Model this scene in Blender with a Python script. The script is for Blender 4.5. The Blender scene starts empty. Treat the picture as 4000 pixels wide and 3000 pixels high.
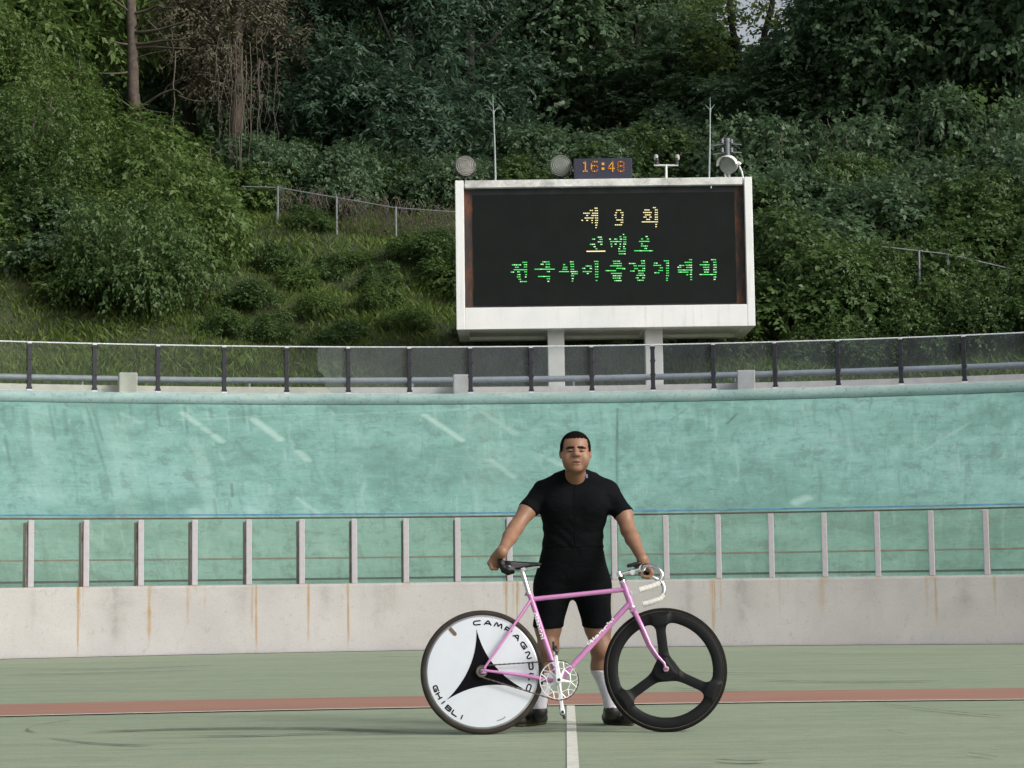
import bpy, math, random
import numpy as np
from mathutils import Vector, Matrix

SC = bpy.context.scene
COL = SC.collection
R = math.radians

# ------------------------------------------------------------------ camera
CAM_H = 0.80
FPX = 8000.0            # focal length in pixels of the 4000 px wide photograph
PITCH = math.atan(785 / FPX)
ROLL = R(0.75)
cam = bpy.data.cameras.new("camera")
cam.sensor_width = 36.0
cam.lens = 36.0 * FPX / 4000.0
cam.clip_end = 2000
co = bpy.data.objects.new("camera", cam)
COL.objects.link(co)
F = np.array([0, math.cos(PITCH), math.sin(PITCH)])
U0 = np.array([0, -math.sin(PITCH), math.cos(PITCH)])
R0 = np.array([1.0, 0, 0])
CU = math.cos(ROLL) * U0 + math.sin(ROLL) * R0
CR = math.cos(ROLL) * R0 - math.sin(ROLL) * U0
CP = np.array([0, 0, CAM_H])
M = Matrix(((CR[0], CU[0], -F[0], 0), (CR[1], CU[1], -F[1], 0), (CR[2], CU[2], -F[2], CAM_H), (0, 0, 0, 1)))
co.matrix_world = M
SC.camera = co

# ------------------------------------------------------------------ sky, sun, exposure
SUN_EL, SUN_AZ = R(33), R(124)        # azimuth measured from +Y (the view direction) towards +X
w = bpy.data.worlds.new("World")
SC.world = w
w.use_nodes = True
nt = w.node_tree
bg = nt.nodes["Background"]
sky = nt.nodes.new("ShaderNodeTexSky")
sky.sky_type = 'NISHITA'
sky.sun_disc = False
sky.sun_elevation = SUN_EL
sky.sun_rotation = SUN_AZ
sky.dust_density = 5.0
sky.ozone_density = 0.6
hs = nt.nodes.new("ShaderNodeHueSaturation")
hs.inputs["Saturation"].default_value = 0.35
nt.links.new(sky.outputs[0], hs.inputs["Color"])
nt.links.new(hs.outputs[0], bg.inputs["Color"])
bg.inputs["Strength"].default_value = 0.14
sun = bpy.data.lights.new("sun", 'SUN')
sun.energy = 1.3
sun.angle = R(14)
sun.color = (1.0, 0.95, 0.88)
so = bpy.data.objects.new("sun", sun)
COL.objects.link(so)
sd = Vector((math.sin(SUN_AZ) * math.cos(SUN_EL), math.cos(SUN_AZ) * math.cos(SUN_EL), math.sin(SUN_EL)))
so.rotation_euler = sd.to_track_quat('Z', 'Y').to_euler()
SC.view_settings.view_transform = 'Standard'
SC.view_settings.look = 'None'
SC.view_settings.exposure = 0.20
SC.view_settings.gamma = 1.0
SC.cycles.transparent_max_bounces = 24
SC.cycles.max_bounces = 6


# ------------------------------------------------------------------ helpers
def ray(px, py):
    return F + (px - 2000) / FPX * CR + (1500 - py) / FPX * CU


def P(px, py, Y):
    """world point on the sight line of photo pixel (px, py) at distance Y"""
    d = ray(px, py)
    return CP + d * (Y / d[1])


def G(px, py, z=0.0):
    d = ray(px, py)
    return CP + d * ((z - CAM_H) / d[2])


def D2(px):
    return px * 4000 / 2212.0


def tag(o, label=None, cat=None, group=None, kind=None):
    if label: o['label'] = label
    if cat: o['category'] = cat
    if group: o['group'] = group
    if kind: o['kind'] = kind
    return o


def empty(name, loc=(0, 0, 0), label=None, cat=None, group=None):
    o = bpy.data.objects.new(name, None)
    o.empty_display_size = 0.1
    COL.objects.link(o)
    o.location = loc
    return tag(o, label, cat, group)


def wmat(o):
    m = Matrix.Identity(4)
    while o is not None:
        m = (o.matrix_parent_inverse if o.parent else Matrix.Identity(4)) @ Matrix.LocRotScale(o.location, o.rotation_euler, o.scale) @ m
        o = o.parent
    return m


def attach(o, parent):
    """parent o, keeping the world position its mesh was built in"""
    o.parent = parent
    o.matrix_parent_inverse = wmat(parent).inverted()
    return o


class MB:
    def __init__(s):
        s.v, s.f = [], []

    def add(s, vs, fs):
        n = len(s.v)
        s.v += [tuple(float(c) for c in v) for v in vs]
        s.f += [tuple(i + n for i in f) for f in fs]
        return s

    def box(s, c, size, rz=0.0, taper=1.0):
        hx, hy, hz = [k / 2 for k in size]
        ca, sa = math.cos(rz), math.sin(rz)
        vs = []
        for z, t in ((-hz, 1), (hz, taper)):
            for x, y in ((-hx, -hy), (hx, -hy), (hx, hy), (-hx, hy)):
                x *= t; y *= t
                vs.append((c[0] + ca * x - sa * y, c[1] + sa * x + ca * y, c[2] + z))
        return s.add(vs, [(3, 2, 1, 0), (4, 5, 6, 7), (0, 1, 5, 4), (1, 2, 6, 5), (2, 3, 7, 6), (3, 0, 4, 7)])

    def tube(s, pts, rad, n=10, cap=True, flat=None):
        pts = [Vector(p) for p in pts]
        m = len(pts)
        if not hasattr(rad, '__len__'): rad = [rad] * m
        t0 = (pts[1] - pts[0]).normalized()
        a = Vector((0, 0, 1)) if abs(t0.z) < 0.9 else Vector((0, 1, 0))
        u = t0.cross(a).normalized()
        vs, fs = [], []
        for i, p in enumerate(pts):
            t = (pts[min(i + 1, m - 1)] - pts[max(i - 1, 0)]).normalized()
            u = (u - t * u.dot(t)).normalized()
            wv = t.cross(u)
            for k in range(n):
                an = 2 * math.pi * k / n
                vs.append(p + (u * math.cos(an) + wv * math.sin(an)) * rad[i])
        for i in range(m - 1):
            for k in range(n):
                k2 = (k + 1) % n
                fs.append((i * n + k, i * n + k2, (i + 1) * n + k2, (i + 1) * n + k))
        if cap:
            fs.append(tuple(range(n - 1, -1, -1)))
            fs.append(tuple((m - 1) * n + k for k in range(n)))
        return s.add(vs, fs)

    def lathe(s, prof, c, axis='Y', n=64, closed=False):
        """prof: list of (radius, height along axis)"""
        vs, fs = [], []
        m = len(prof)
        for k in range(n):
            an = 2 * math.pi * k / n
            for r, h in prof:
                x, z = r * math.cos(an), r * math.sin(an)
                if axis == 'Y': vs.append((c[0] + x, c[1] + h, c[2] + z))
                elif axis == 'Z': vs.append((c[0] + x, c[1] + z, c[2] + h))
                else: vs.append((c[0] + h, c[1] + x, c[2] + z))
        mm = m if closed else m - 1
        for k in range(n):
            k2 = (k + 1) % n
            for i in range(mm):
                i2 = (i + 1) % m
                fs.append((k * m + i, k * m + i2, k2 * m + i2, k2 * m + i))
        return s.add(vs, fs)

    def prism(s, poly, y0, y1):
        """poly of (x, z) extruded along y"""
        n = len(poly)
        vs = [(x, y0, z) for x, z in poly] + [(x, y1, z) for x, z in poly]
        fs = [tuple(range(n)), tuple(range(2 * n - 1, n - 1, -1))]
        fs += [(i, (i + 1) % n + 0, (i + 1) % n + n, i + n)[::-1] for i in range(n)]
        return s.add(vs, fs)

    def build(s, name, mat, parent=None, smooth=False, bevel=0.0, autosmooth=None):
        me = bpy.data.meshes.new(name)
        me.from_pydata(s.v, [], s.f)
        me.validate()
        me.update()
        o = bpy.data.objects.new(name, me)
        COL.objects.link(o)
        if mat is not None: me.materials.append(mat)
        if parent is not None: o.parent = parent
        import bmesh
        bm = bmesh.new(); bm.from_mesh(me)
        bmesh.ops.recalc_face_normals(bm, faces=bm.faces)
        bm.to_mesh(me); bm.free()
        if smooth:
            me.polygons.foreach_set('use_smooth', [True] * len(me.polygons))
            if autosmooth is not None:
                me.set_sharp_from_angle(angle=R(autosmooth))
        if bevel:
            md = o.modifiers.new('bevel', 'BEVEL'); md.width = bevel; md.segments = 2; md.limit_method = 'ANGLE'
        return o


def np_mesh(name, V, Q, mat, parent=None, smooth=False):
    """fast mesh from an Nx3 array and an Mxk face array"""
    me = bpy.data.meshes.new(name)
    V = np.asarray(V, dtype=np.float32); Q = np.asarray(Q, dtype=np.int32)
    k = Q.shape[1]
    me.vertices.add(len(V)); me.vertices.foreach_set('co', V.ravel())
    me.loops.add(Q.size); me.loops.foreach_set('vertex_index', Q.ravel())
    me.polygons.add(len(Q))
    me.polygons.foreach_set('loop_start', np.arange(0, Q.size, k, dtype=np.int32))
    me.polygons.foreach_set('loop_total', np.full(len(Q), k, dtype=np.int32))
    if smooth: me.polygons.foreach_set('use_smooth', np.ones(len(Q), dtype=bool))
    me.update(calc_edges=True)
    me.validate()
    if mat is not None: me.materials.append(mat)
    o = bpy.data.objects.new(name, me)
    COL.objects.link(o)
    if parent is not None: o.parent = parent
    return o


def attr(o, name, arr):
    a = o.data.attributes.new(name, 'FLOAT', 'POINT')
    a.data.foreach_set('value', np.asarray(arr, dtype=np.float32).ravel())


# ------------------------------------------------------------------ materials
class NT:
    def __init__(s, name):
        s.m = bpy.data.materials.new(name); s.m.use_nodes = True
        s.t = s.m.node_tree; s.b = s.t.nodes["Principled BSDF"]

    def n(s, ty, **kw):
        nd = s.t.nodes.new(ty)
        for k, v in kw.items(): setattr(nd, k, v)
        return nd

    def link(s, a, b): s.t.links.new(a, b)

    def coord(s, kind='Object', scale=(1, 1, 1)):
        if kind == 'UV':
            c = s.n('ShaderNodeUVMap').outputs[0]
        elif kind == 'Position':
            c = s.n('ShaderNodeNewGeometry').outputs['Position']
        else:
            c = s.n('ShaderNodeTexCoord').outputs[kind]
        mp = s.n('ShaderNodeMapping'); mp.inputs['Scale'].default_value = scale
        s.link(c, mp.inputs['Vector'])
        return mp.outputs[0]

    def noise(s, vec, scale=5, detail=6, rough=0.6, dist=0.0):
        nd = s.n('ShaderNodeTexNoise'); nd.inputs['Scale'].default_value = scale
        nd.inputs['Detail'].default_value = detail; nd.inputs['Roughness'].default_value = rough
        nd.inputs['Distortion'].default_value = dist
        s.link(vec, nd.inputs['Vector'])
        return nd.outputs[0]

    def ramp(s, fac, stops):
        nd = s.n('ShaderNodeValToRGB')
        el = nd.color_ramp.elements
        while len(el) > len(stops): el.remove(el[-1])
        while len(el) < len(stops): el.new(0.5)
        for e, (p, c) in zip(el, stops):
            e.position = p
            e.color = (c, c, c, 1) if not hasattr(c, '__len__') else (*c, 1)
        s.link(fac, nd.inputs[0])
        return nd.outputs[0]

    def mix(s, fac, a, b, mode='MIX'):
        nd = s.n('ShaderNodeMix', data_type='RGBA', blend_type=mode)
        for sock, v in ((nd.inputs[0], fac), (nd.inputs[6], a), (nd.inputs[7], b)):
            if hasattr(v, 'links') or hasattr(v, 'is_linked'): s.link(v, sock)
            elif hasattr(v, '__len__'): sock.default_value = (*v, 1) if len(v) == 3 else v
            else: sock.default_value = v
        return nd.outputs[2]

    def math(s, op, a, b=0.0):
        nd = s.n('ShaderNodeMath', operation=op)
        for sock, v in ((nd.inputs[0], a), (nd.inputs[1], b)):
            if hasattr(v, 'is_linked'): s.link(v, sock)
            else: sock.default_value = v
        return nd.outputs[0]

    def attr(s, name):
        nd = s.n('ShaderNodeAttribute'); nd.attribute_name = name
        return nd.outputs['Fac']

    def bump(s, h, strength=0.3, dist=0.01):
        nd = s.n('ShaderNodeBump'); nd.inputs['Strength'].default_value = strength
        nd.inputs['Distance'].default_value = dist
        s.link(h, nd.inputs['Height']); s.link(nd.outputs[0], s.b.inputs['Normal'])

    def base(s, c):
        if hasattr(c, 'is_linked'): s.link(c, s.b.inputs['Base Color'])
        else: s.b.inputs['Base Color'].default_value = (*c, 1)

    def set(s, rough=0.6, metal=0.0, spec=None):
        s.b.inputs['Roughness'].default_value = rough
        s.b.inputs['Metallic'].default_value = metal
        if spec is not None: s.b.inputs['Specular IOR Level'].default_value = spec
        return s


def plain(name, col, rough=0.6, metal=0.0, var=0.12, scale=30, spec=None, bump=0.0):
    t = NT(name); t.set(rough, metal, spec)
    nz = t.noise(t.coord('Object'), scale, 5, 0.6)
    a = tuple(c * (1 - var) for c in col); b = tuple(min(1, c * (1 + var)) for c in col)
    t.base(t.ramp(nz, [(0.3, a), (0.7, b)]))
    if bump: t.bump(nz, bump, 0.004)
    return t.m


def emis(name, col, s):
    t = NT(name); t.base(col); t.b.inputs['Emission Color'].default_value = (*col, 1)
    t.b.inputs['Emission Strength'].default_value = s
    return t.m


MAT = {}


def glass_mat(name, tint, film, filmcol, gloss=0.06):
    t = NT(name)
    tr = t.n('ShaderNodeBsdfTransparent'); tr.inputs[0].default_value = (*tint, 1)
    df = t.n('ShaderNodeBsdfDiffuse'); 
    nz = t.noise(t.coord('Object', (1, 1, 1)), 3.0, 6, 0.65)
    t.link(t.ramp(nz, [(0.25, tuple(c * 0.75 for c in filmcol)), (0.75, filmcol)]), df.inputs[0])
    m1 = t.n('ShaderNodeMixShader')
    fac = t.ramp(nz, [(0.2, film * 0.8), (0.8, film * 1.2)])
    t.link(fac, m1.inputs[0]); t.link(tr.outputs[0], m1.inputs[1]); t.link(df.outputs[0], m1.inputs[2])
    gl = t.n('ShaderNodeBsdfGlossy'); gl.inputs['Roughness'].default_value = 0.08
    m2 = t.n('ShaderNodeMixShader'); m2.inputs[0].default_value = gloss
    t.link(m1.outputs[0], m2.inputs[1]); t.link(gl.outputs[0], m2.inputs[2])
    t.link(m2.outputs[0], t.t.nodes['Material Output'].inputs['Surface'])
    return t.m


def leaf_mat(name, c1, c2, c3, transl=0.35, rough=0.45):
    t = NT(name)
    geo = t.n('ShaderNodeNewGeometry')
    nz = t.noise(t.coord('Position'), 0.55, 3, 0.6)
    a = t.ramp(nz, [(0.35, c1), (0.65, c2)])
    rnd = t.ramp(geo.outputs['Random Per Island'], [(0.0, 0.0), (1.0, 1.0)])
    c = t.mix(t.math('MULTIPLY', rnd, 0.55), a, c3)
    t.base(c); t.set(rough, 0.0, 0.35)
    tl = t.n('ShaderNodeBsdfTranslucent'); t.link(c, tl.inputs[0])
    mx = t.n('ShaderNodeMixShader'); mx.inputs[0].default_value = transl
    t.link(t.b.outputs[0], mx.inputs[1]); t.link(tl.outputs[0], mx.inputs[2])
    t.link(mx.outputs[0], t.t.nodes['Material Output'].inputs['Surface'])
    return t.m


# ------------------------------------------------------------------ the velodrome: shared curve
CX, CY, RW = 1.0, 8.0, 18.0          # centre of the bend, radius of the infield wall
WALL_TOP = 0.845


def arc(r, a, z):
    return (CX + r * math.sin(a), CY + r * math.cos(a), z)


def hit_cyl(px, py, r):
    """sight line meets the vertical cylinder of radius r about the bend's centre: (angle, z)"""
    d = ray(px, py)
    dx, dy = d[0], d[1]
    ox, oy = -CX, -CY
    A = dx * dx + dy * dy; B = 2 * (ox * dx + oy * dy); Cc = ox * ox + oy * oy - r * r
    t = (-B + math.sqrt(B * B - 4 * A * Cc)) / (2 * A)
    p = CP + d * t
    return math.atan2(p[0] - CX, p[1] - CY), p[2]


RB0, ZB0, RB1 = RW + 1.0, 0.83, RW + 6.25
SLOPE = 0.577
ZB1 = ZB0 + (RB1 - RB0) * SLOPE


def hit_bank(px, py):
    """sight line meets the sloping bank: (angle, distance up the slope measured in plan)"""
    lo, hi = RB0 - 0.5, RB1 + 0.5
    for _ in range(40):
        m = (lo + hi) / 2
        a, z = hit_cyl(px, py, m)
        if z > ZB0 + (m - RB0) * SLOPE: lo = m
        else: hi = m
    return a, m - RB0


RB1 = RB0 + hit_bank(2000, 1577)[1]      # the coping's foot
ZB1 = ZB0 + (RB1 - RB0) * SLOPE
A0, A1 = -1.25, 1.25

# ---- ground
t = NT('green_court_paint'); t.set(0.75)
cv = t.coord('Position', (0.55, 2.6, 1))
n1 = t.noise(cv, 0.9, 7, 0.68, 0.4)
n2 = t.noise(t.coord('Position', (0.25, 5.0, 1)), 1.3, 5, 0.6, 0.6)
n3 = t.noise(t.coord('Position', (1, 1, 1)), 60, 3, 0.7)
n4 = t.noise(t.coord('Position', (0.16, 3.2, 1)), 2.1, 4, 0.55, 0.8)
c = t.ramp(n1, [(0.3, (0.185, 0.250, 0.160)), (0.5, (0.238, 0.300, 0.198)), (0.7, (0.300, 0.335, 0.222))])
c = t.mix(t.ramp(n2, [(0.54, 0.0), (0.70, 0.42)]), c, (0.125, 0.155, 0.11))
c = t.mix(t.ramp(n4, [(0.60, 0.0), (0.68, 0.38)]), c, (0.11, 0.135, 0.10))
n5 = t.noise(t.coord('Position', (0.8, 2.4, 1)), 6, 10, 0.85, 0.3)
c = t.mix(t.ramp(n5, [(0.42, 0.6), (0.48, 0.0)]), c, (0.14, 0.18, 0.12))
c = t.mix(t.ramp(n5, [(0.53, 0.0), (0.60, 0.4)]), c, (0.33, 0.37, 0.25))
c = t.mix(0.24, c, t.ramp(n3, [(0.25, (0.1, 0.12, 0.08)), (0.8, (0.5, 0.52, 0.42))]))
t.base(c); t.bump(n3, 0.25, 0.003)
MAT['court'] = t.m
g = MB()
g.add([(-160, -60, 0), (160, -60, 0), (160, 200, 0), (-160, 200, 0)], [(0, 1, 2, 3)])
tag(g.build('ground', MAT['court']), kind='structure')


def ring_sheet(name, c, r0, r1, a0, a1, z, mat, n=120):
    m = MB()
    vs, fs = [], []
    for i in range(n + 1):
        a = a0 + (a1 - a0) * i / n
        vs += [(c[0] + r0 * math.sin(a), c[1] + r0 * math.cos(a), z), (c[0] + r1 * math.sin(a), c[1] + r1 * math.cos(a), z)]
    for i in range(n): fs.append((2 * i, 2 * i + 2, 2 * i + 3, 2 * i + 1))
    m.add(vs, fs)
    return tag(m.build(name, mat), kind='structure')


t = NT('red_lane_paint'); t.set(0.8)
n1 = t.noise(t.coord('Position', (0.5, 3.5, 1)), 1.2, 7, 0.65, 0.3)
n3 = t.noise(t.coord('Position'), 70, 3, 0.7)
c = t.ramp(n1, [(0.3, (0.26, 0.125, 0.085)), (0.7, (0.36, 0.185, 0.135))])
c = t.mix(0.12, c, t.ramp(n3, [(0.3, (0.15, 0.08, 0.06)), (0.8, (0.5, 0.4, 0.33))]))
t.base(c)
MAT['lane'] = t.m
MAT['line'] = plain('worn_white_line', (0.62, 0.62, 0.55), 0.7, var=0.15, scale=14)
LC = (1.5, -13.2); LR = 26.92
ring_sheet('running_lane', LC, LR, LR + 1.45, -0.8, 0.8, 0.004, MAT['lane'])
ring_sheet('lane_line', LC, LR - 0.045, LR + 0.012, -0.8, 0.8, 0.008, MAT['line'])
p1, p0 = G(2229, 2754), G(2238, 2990)
dirv = (p0 - p1) / np.linalg.norm(p0 - p1)
p0 = p1 + dirv * 12.0
hw = 0.027
m = MB(); m.add([(p1[0] - hw, p1[1], 0.004), (p1[0] + hw, p1[1], 0.004), (p0[0] + hw, p0[1], 0.004), (p0[0] - hw, p0[1], 0.004)], [(3, 2, 1, 0)])
tag(m.build('start_line', MAT['line']), kind='structure')

# tyre marks on the court, and the bicycle's shadow painted as dark strips
t = NT('tyre_scuff_and_shadow'); t.set(0.8); t.base((0.06, 0.075, 0.06))
tr = t.n('ShaderNodeBsdfTransparent'); mx = t.n('ShaderNodeMixShader')
nz = t.noise(t.coord('Position', (1.2, 5, 1)), 3.0, 6, 0.7)
t.link(t.math('MULTIPLY', t.ramp(nz, [(0.35, 0.1), (0.6, 0.85)]), t.attr('fade')), mx.inputs[0])
t.link(tr.outputs[0], mx.inputs[1]); t.link(t.b.outputs[0], mx.inputs[2])
t.link(mx.outputs[0], t.t.nodes['Material Output'].inputs['Surface'])
MAT['scuff'] = t.m
scuffs_and_shadows = [
    ([(290, 2815), (170, 2830), (105, 2852), (150, 2868)], 0.05), ([(180, 2885), (300, 2900), (450, 2912), (620, 2917)], 0.045),
    ([(300, 2866), (700, 2852), (1200, 2848), (1690, 2868)], 0.12), ([(700, 2880), (1000, 2878), (1300, 2868), (1650, 2872)], 0.05),  # soft shadow reaching left from the rear wheel, painted dark
    ([(60, 2618), (500, 2614), (900, 2598)], 0.05), ([(1450, 2566), (1700, 2570), (1850, 2566)], 0.06), ([(0, 2640), (400, 2632), (800, 2622)], 0.06),
    ([(1950, 2829), (2200, 2826), (2480, 2832)], 0.045), ([(1700, 2862), (2100, 2856), (2450, 2857)], 0.05),  # painted shadow band on the floor between wheels and shoes
    ([(2950, 2660), (3300, 2668), (3700, 2664)], 0.08), ([(3420, 2755), (3700, 2785), (3980, 2812)], 0.07), ([(2790, 2976), (2900, 2984), (3000, 2980)], 0.05),
    ([(3780, 2952), (3900, 2968)], 0.05), ([(3050, 2555), (3400, 2560), (3900, 2556)], 0.05), ([(2950, 2705), (2700, 2698), (2620, 2692)], 0.05),
    ([(3460, 2862), (3540, 2880)], 0.04), ([(2200, 2640), (2600, 2632), (3100, 2640)], 0.06)]
for k, (pts, wd) in enumerate(scuffs_and_shadows):
    W3 = [G(*q) for q in pts]
    n = 28
    vs, fs, fd = [], [], []
    for i in range(n + 1):
        u = i / n * (len(W3) - 1); j = min(int(u), len(W3) - 2); f = u - j
        f = f if len(W3) == 2 else f
        pm = W3[max(j - 1, 0)]; pa = W3[j]; pb = W3[j + 1]; pn = W3[min(j + 2, len(W3) - 1)]
        q = 0.5 * ((2 * pa) + (pb - pm) * f + (2 * pm - 5 * pa + 4 * pb - pn) * f * f + (3 * pa - pm - 3 * pb + pn) * f ** 3)
        h = wd * (0.25 + math.sin(math.pi * min(1, max(0, i / n))) ** 0.5)
        vs += [(q[0], q[1] - h, 0.006 + 0.0007 * k), (q[0], q[1], 0.006 + 0.0007 * k), (q[0], q[1] + h, 0.006 + 0.0007 * k)]
        e = min(1, 6 * min(i / n, 1 - i / n))
        fd += [0, e, 0]
    for i in range(n):
        fs += [(3 * i, 3 * i + 3, 3 * i + 4, 3 * i + 1), (3 * i + 1, 3 * i + 4, 3 * i + 5, 3 * i + 2)]
    o = np_mesh('tyre_and_shadow_mark', vs, fs, MAT['scuff'])
    attr(o, 'fade', fd)
    tag(o, kind='structure')

# ---- infield wall, with rust runs below the posts
POSTS_PX = [-740, -525, -310, -95, 119, 335, 549, 759, 971, 1178, 1383, 1585, 1787, 1990, 2195, 2399, 2602, 2806, 3013, 3221, 3428, 3639, 3854, 4070, 4290, 4510, 4730]
POST_A = [hit_cyl(px, 2150, RW + 0.12)[0] for px in POSTS_PX]
RUST_PX = [(306, 1.0, 2), (324, .35, 1), (583, .75, 3), (733, .4, 3), (985, .5, 2), (1000, .9, 2), (1205, .75, 2.5), (1360, .85, 2), (1977, .85, 2), (2020, .8, 2), (2005, .3, 2),
           (2782, .75, 2), (2790, .6, 1.5), (2815, .3, 2), (3045, .3, 2), (3210, .35, 6), (3655, .55, 2.5), (3620, .3, 3), (3885, .35, 2.5), (2390, .3, 3), (1540, .2, 3), (800, .2, 3)]
GRIME_PX = [(450, .7, 14), (455, .5, 30), (945, .45, 18), (1270, .3, 14), (1480, .5, 16), (1510, .3, 30), (2690, .5, 9), (2895, .6, 14), (2930, .4, 26), (3400, .25, 26), (3770, .4, 14), (130, .35, 8), (640, .25, 20), (2560, .2, 30), (3540, .2, 18), (3940, .2, 25)]
t = NT('painted_concrete_wall'); t.set(0.85)
uv = t.coord('UV', (1, 1, 1))
n1 = t.noise(uv, 0.7, 7, 0.65, 0.3)
n2 = t.noise(t.coord('UV', (7, 0.7, 1)), 1.5, 6, 0.6)
n3 = t.noise(uv, 45, 4, 0.7)
c = t.ramp(n1, [(0.25, (0.36, 0.348, 0.342)), (0.55, (0.455, 0.440, 0.430)), (0.8, (0.52, 0.505, 0.495))])
c = t.mix(t.ramp(n2, [(0.55, 0.0), (0.75, 0.3)]), c, (0.36, 0.34, 0.32))
n5 = t.noise(t.coord('UV', (2.5, 2.0, 1)), 3.2, 8, 0.75, 0.5)
c = t.mix(t.math('MULTIPLY', t.attr('grime'), t.ramp(n5, [(0.3, 0.15), (0.6, 1.0)])), c, (0.26, 0.25, 0.235))
c = t.mix(t.ramp(n5, [(0.70, 0.0), (0.78, 0.45)]), c, (0.30, 0.29, 0.27))
c = t.mix(t.math('MULTIPLY', t.attr('rust'), t.ramp(n2, [(0.3, 0.7), (0.6, 1.0)])), c, (0.34, 0.185, 0.035))
n9 = t.noise(t.coord('UV', (1.6, 1.2, 1)), 7, 10, 0.85, 0.4)
c = t.mix(t.ramp(n9, [(0.385, 0.55), (0.44, 0.0)]), c, (0.28, 0.27, 0.26))
c = t.mix(0.08, c, t.ramp(n3, [(0.3, 0.15), (0.7, 0.9)]))
t.base(c); t.bump(n3, 0.25, 0.004)
MAT['wall'] = t.m
n_h = 26
aw = np.concatenate([np.linspace(A0, -.56, 160)[:-1], np.linspace(-.56, .52, 3000), np.linspace(.52, A1, 160)[1:]]); n_s = len(aw); hz = np.linspace(0, 1, n_h)
prof = [(RW, z * WALL_TOP) for z in hz] + [(RW + 0.04, WALL_TOP + 0.0), (RW + 0.40, WALL_TOP - 0.005), (RW + 0.40, 0)]
rr = np.array([q[0] for q in prof]); zz = np.array([q[1] for q in prof])
V = np.stack([CX + np.sin(aw)[:, None] * rr[None], CY + np.cos(aw)[:, None] * rr[None], np.broadcast_to(zz, (n_s, len(prof)))], -1)
mcols = len(prof)
ii, jj = np.meshgrid(np.arange(n_s - 1), np.arange(mcols - 1), indexing='ij')
b = ii * mcols + jj
Q = np.stack([b, b + mcols, b + mcols + 1, b + 1], -1).reshape(-1, 4)
o = np_mesh('infield_wall', V.reshape(-1, 3), Q, MAT['wall'])
tag(o, 'low off-white concrete wall with rust runs, carrying the inner glass railing', 'wall')
rng = np.random.default_rng(5)
rust = np.zeros((n_s, mcols)); grime = np.zeros((n_s, mcols))
depth = (1 - zz / WALL_TOP)[None]
dp = np.linspace(0, 1, 9)
for lst, A in ((RUST_PX, rust), (GRIME_PX, grime)):
    for px, s, wpx in lst:
        k = 3 if A is rust else 1
        for j in range(k):
            a = hit_cyl(px + (0 if j == 0 else rng.uniform(-9, 9)), 2300, RW)[0]
            sj = s * (1 if j == 0 else .5); reach = (.35 + .75 * s) * (1 if j == 0 else rng.uniform(.15, .7))
            wv = wpx * 0.0033 / RW * (1.7 if j == 0 else 1.2)
            wn = np.interp(depth.ravel(), dp, rng.uniform(.55, 1.5, 9))[None]; sn = np.interp(depth.ravel(), dp, rng.uniform(.6, 1.0, 9))[None]
            off = np.interp(depth.ravel(), dp, np.cumsum(rng.normal(size=9)) * .00006)[None]
            prof_s = np.exp(-((aw[:, None] - a - off) / (wv * wn)) ** 2) * sj * sn * np.clip((reach - depth) / .25, 0, 1) * (1.25 - .5 * depth)
            A[:] = np.maximum(A, np.clip(prof_s * 1.35, 0, 1))
for a in POST_A:      # rust spread at the posts' feet
    sp = np.exp(-((aw[:, None] - a) / .0035) ** 2) * np.clip(1 - depth / .05, 0, 1) * rng.uniform(.1, .8)
    rust = np.maximum(rust, sp)
grime = np.maximum(grime, 0.5 * np.clip(1 - depth / 0.05, 0, 1) * np.ones((n_s, 1)))
grime = np.maximum(grime, 0.75 * np.clip(1 - (zz[None] / 0.03), 0, 1) * (0.4 + 0.6 * np.sin(aw * 60)[:, None] ** 2))
attr(o, 'rust', rust); attr(o, 'grime', np.clip(grime, 0, 1))
uvl = o.data.uv_layers.new(name='UVMap')
uvv = np.stack([np.broadcast_to((aw * RW)[:, None], (n_s, mcols)), np.broadcast_to(zz, (n_s, mcols))], -1).reshape(-1, 2)
uvl.data.foreach_set('uv', uvv[Q.ravel()].astype(np.float32).ravel())
# dark blue painted strip at the wall's foot
MAT['navy'] = plain('dark_blue_floor_paint', (0.05, 0.06, 0.11), 0.8, var=0.35, scale=8)
m = MB(); vs, fs = [], []
for i in range(241):
    a = A0 + (A1 - A0) * i / 240
    vs += [arc(RW - 0.10, a, 0.004), arc(RW - 0.003, a, 0.004)]
for i in range(240): fs.append((2 * i, 2 * i + 2, 2 * i + 3, 2 * i + 1))
m.add(vs, fs); tag(m.build('edge_line', MAT['navy']), kind='structure')

# ---- the banked track
t = NT('teal_track_paint'); t.set(0.72)
uv = t.coord('UV')
n1 = t.noise(t.coord('UV', (0.45, 0.7, 1)), 0.9, 7, 0.66, 0.5)
n2 = t.noise(t.coord('UV', (0.6, 3.0, 1)), 1.4, 8, 0.72, 0.4)
n3 = t.noise(t.coord('UV', (6, 0.8, 1)), 1.3, 6, 0.62, 0.5)
n4 = t.noise(uv, 22, 5, 0.75)
c = t.ramp(n1, [(0.3, (0.108, 0.235, 0.200)), (0.5, (0.160, 0.325, 0.285)), (0.72, (0.222, 0.400, 0.365))])
c = t.mix(t.ramp(n2, [(0.30, 0.5), (0.47, 0.0)]), c, (0.10, 0.175, 0.145))
c = t.mix(t.ramp(n2, [(0.58, 0.0), (0.75, 0.42)]), c, (0.29, 0.44, 0.40))
c = t.mix(t.ramp(n3, [(0.56, 0.0), (0.70, 0.6)]), c, (0.27, 0.42, 0.38))
c = t.mix(t.ramp(n3, [(0.34, 0.5), (0.44, 0.0)]), c, (0.10, 0.19, 0.16))
n6 = t.noise(t.coord('UV', (1.0, 1.6, 1)), 3.4, 9, 0.8, 0.6)
c = t.mix(t.ramp(n6, [(0.28, 0.6), (0.42, 0.0)]), c, (0.095, 0.17, 0.145))
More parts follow.
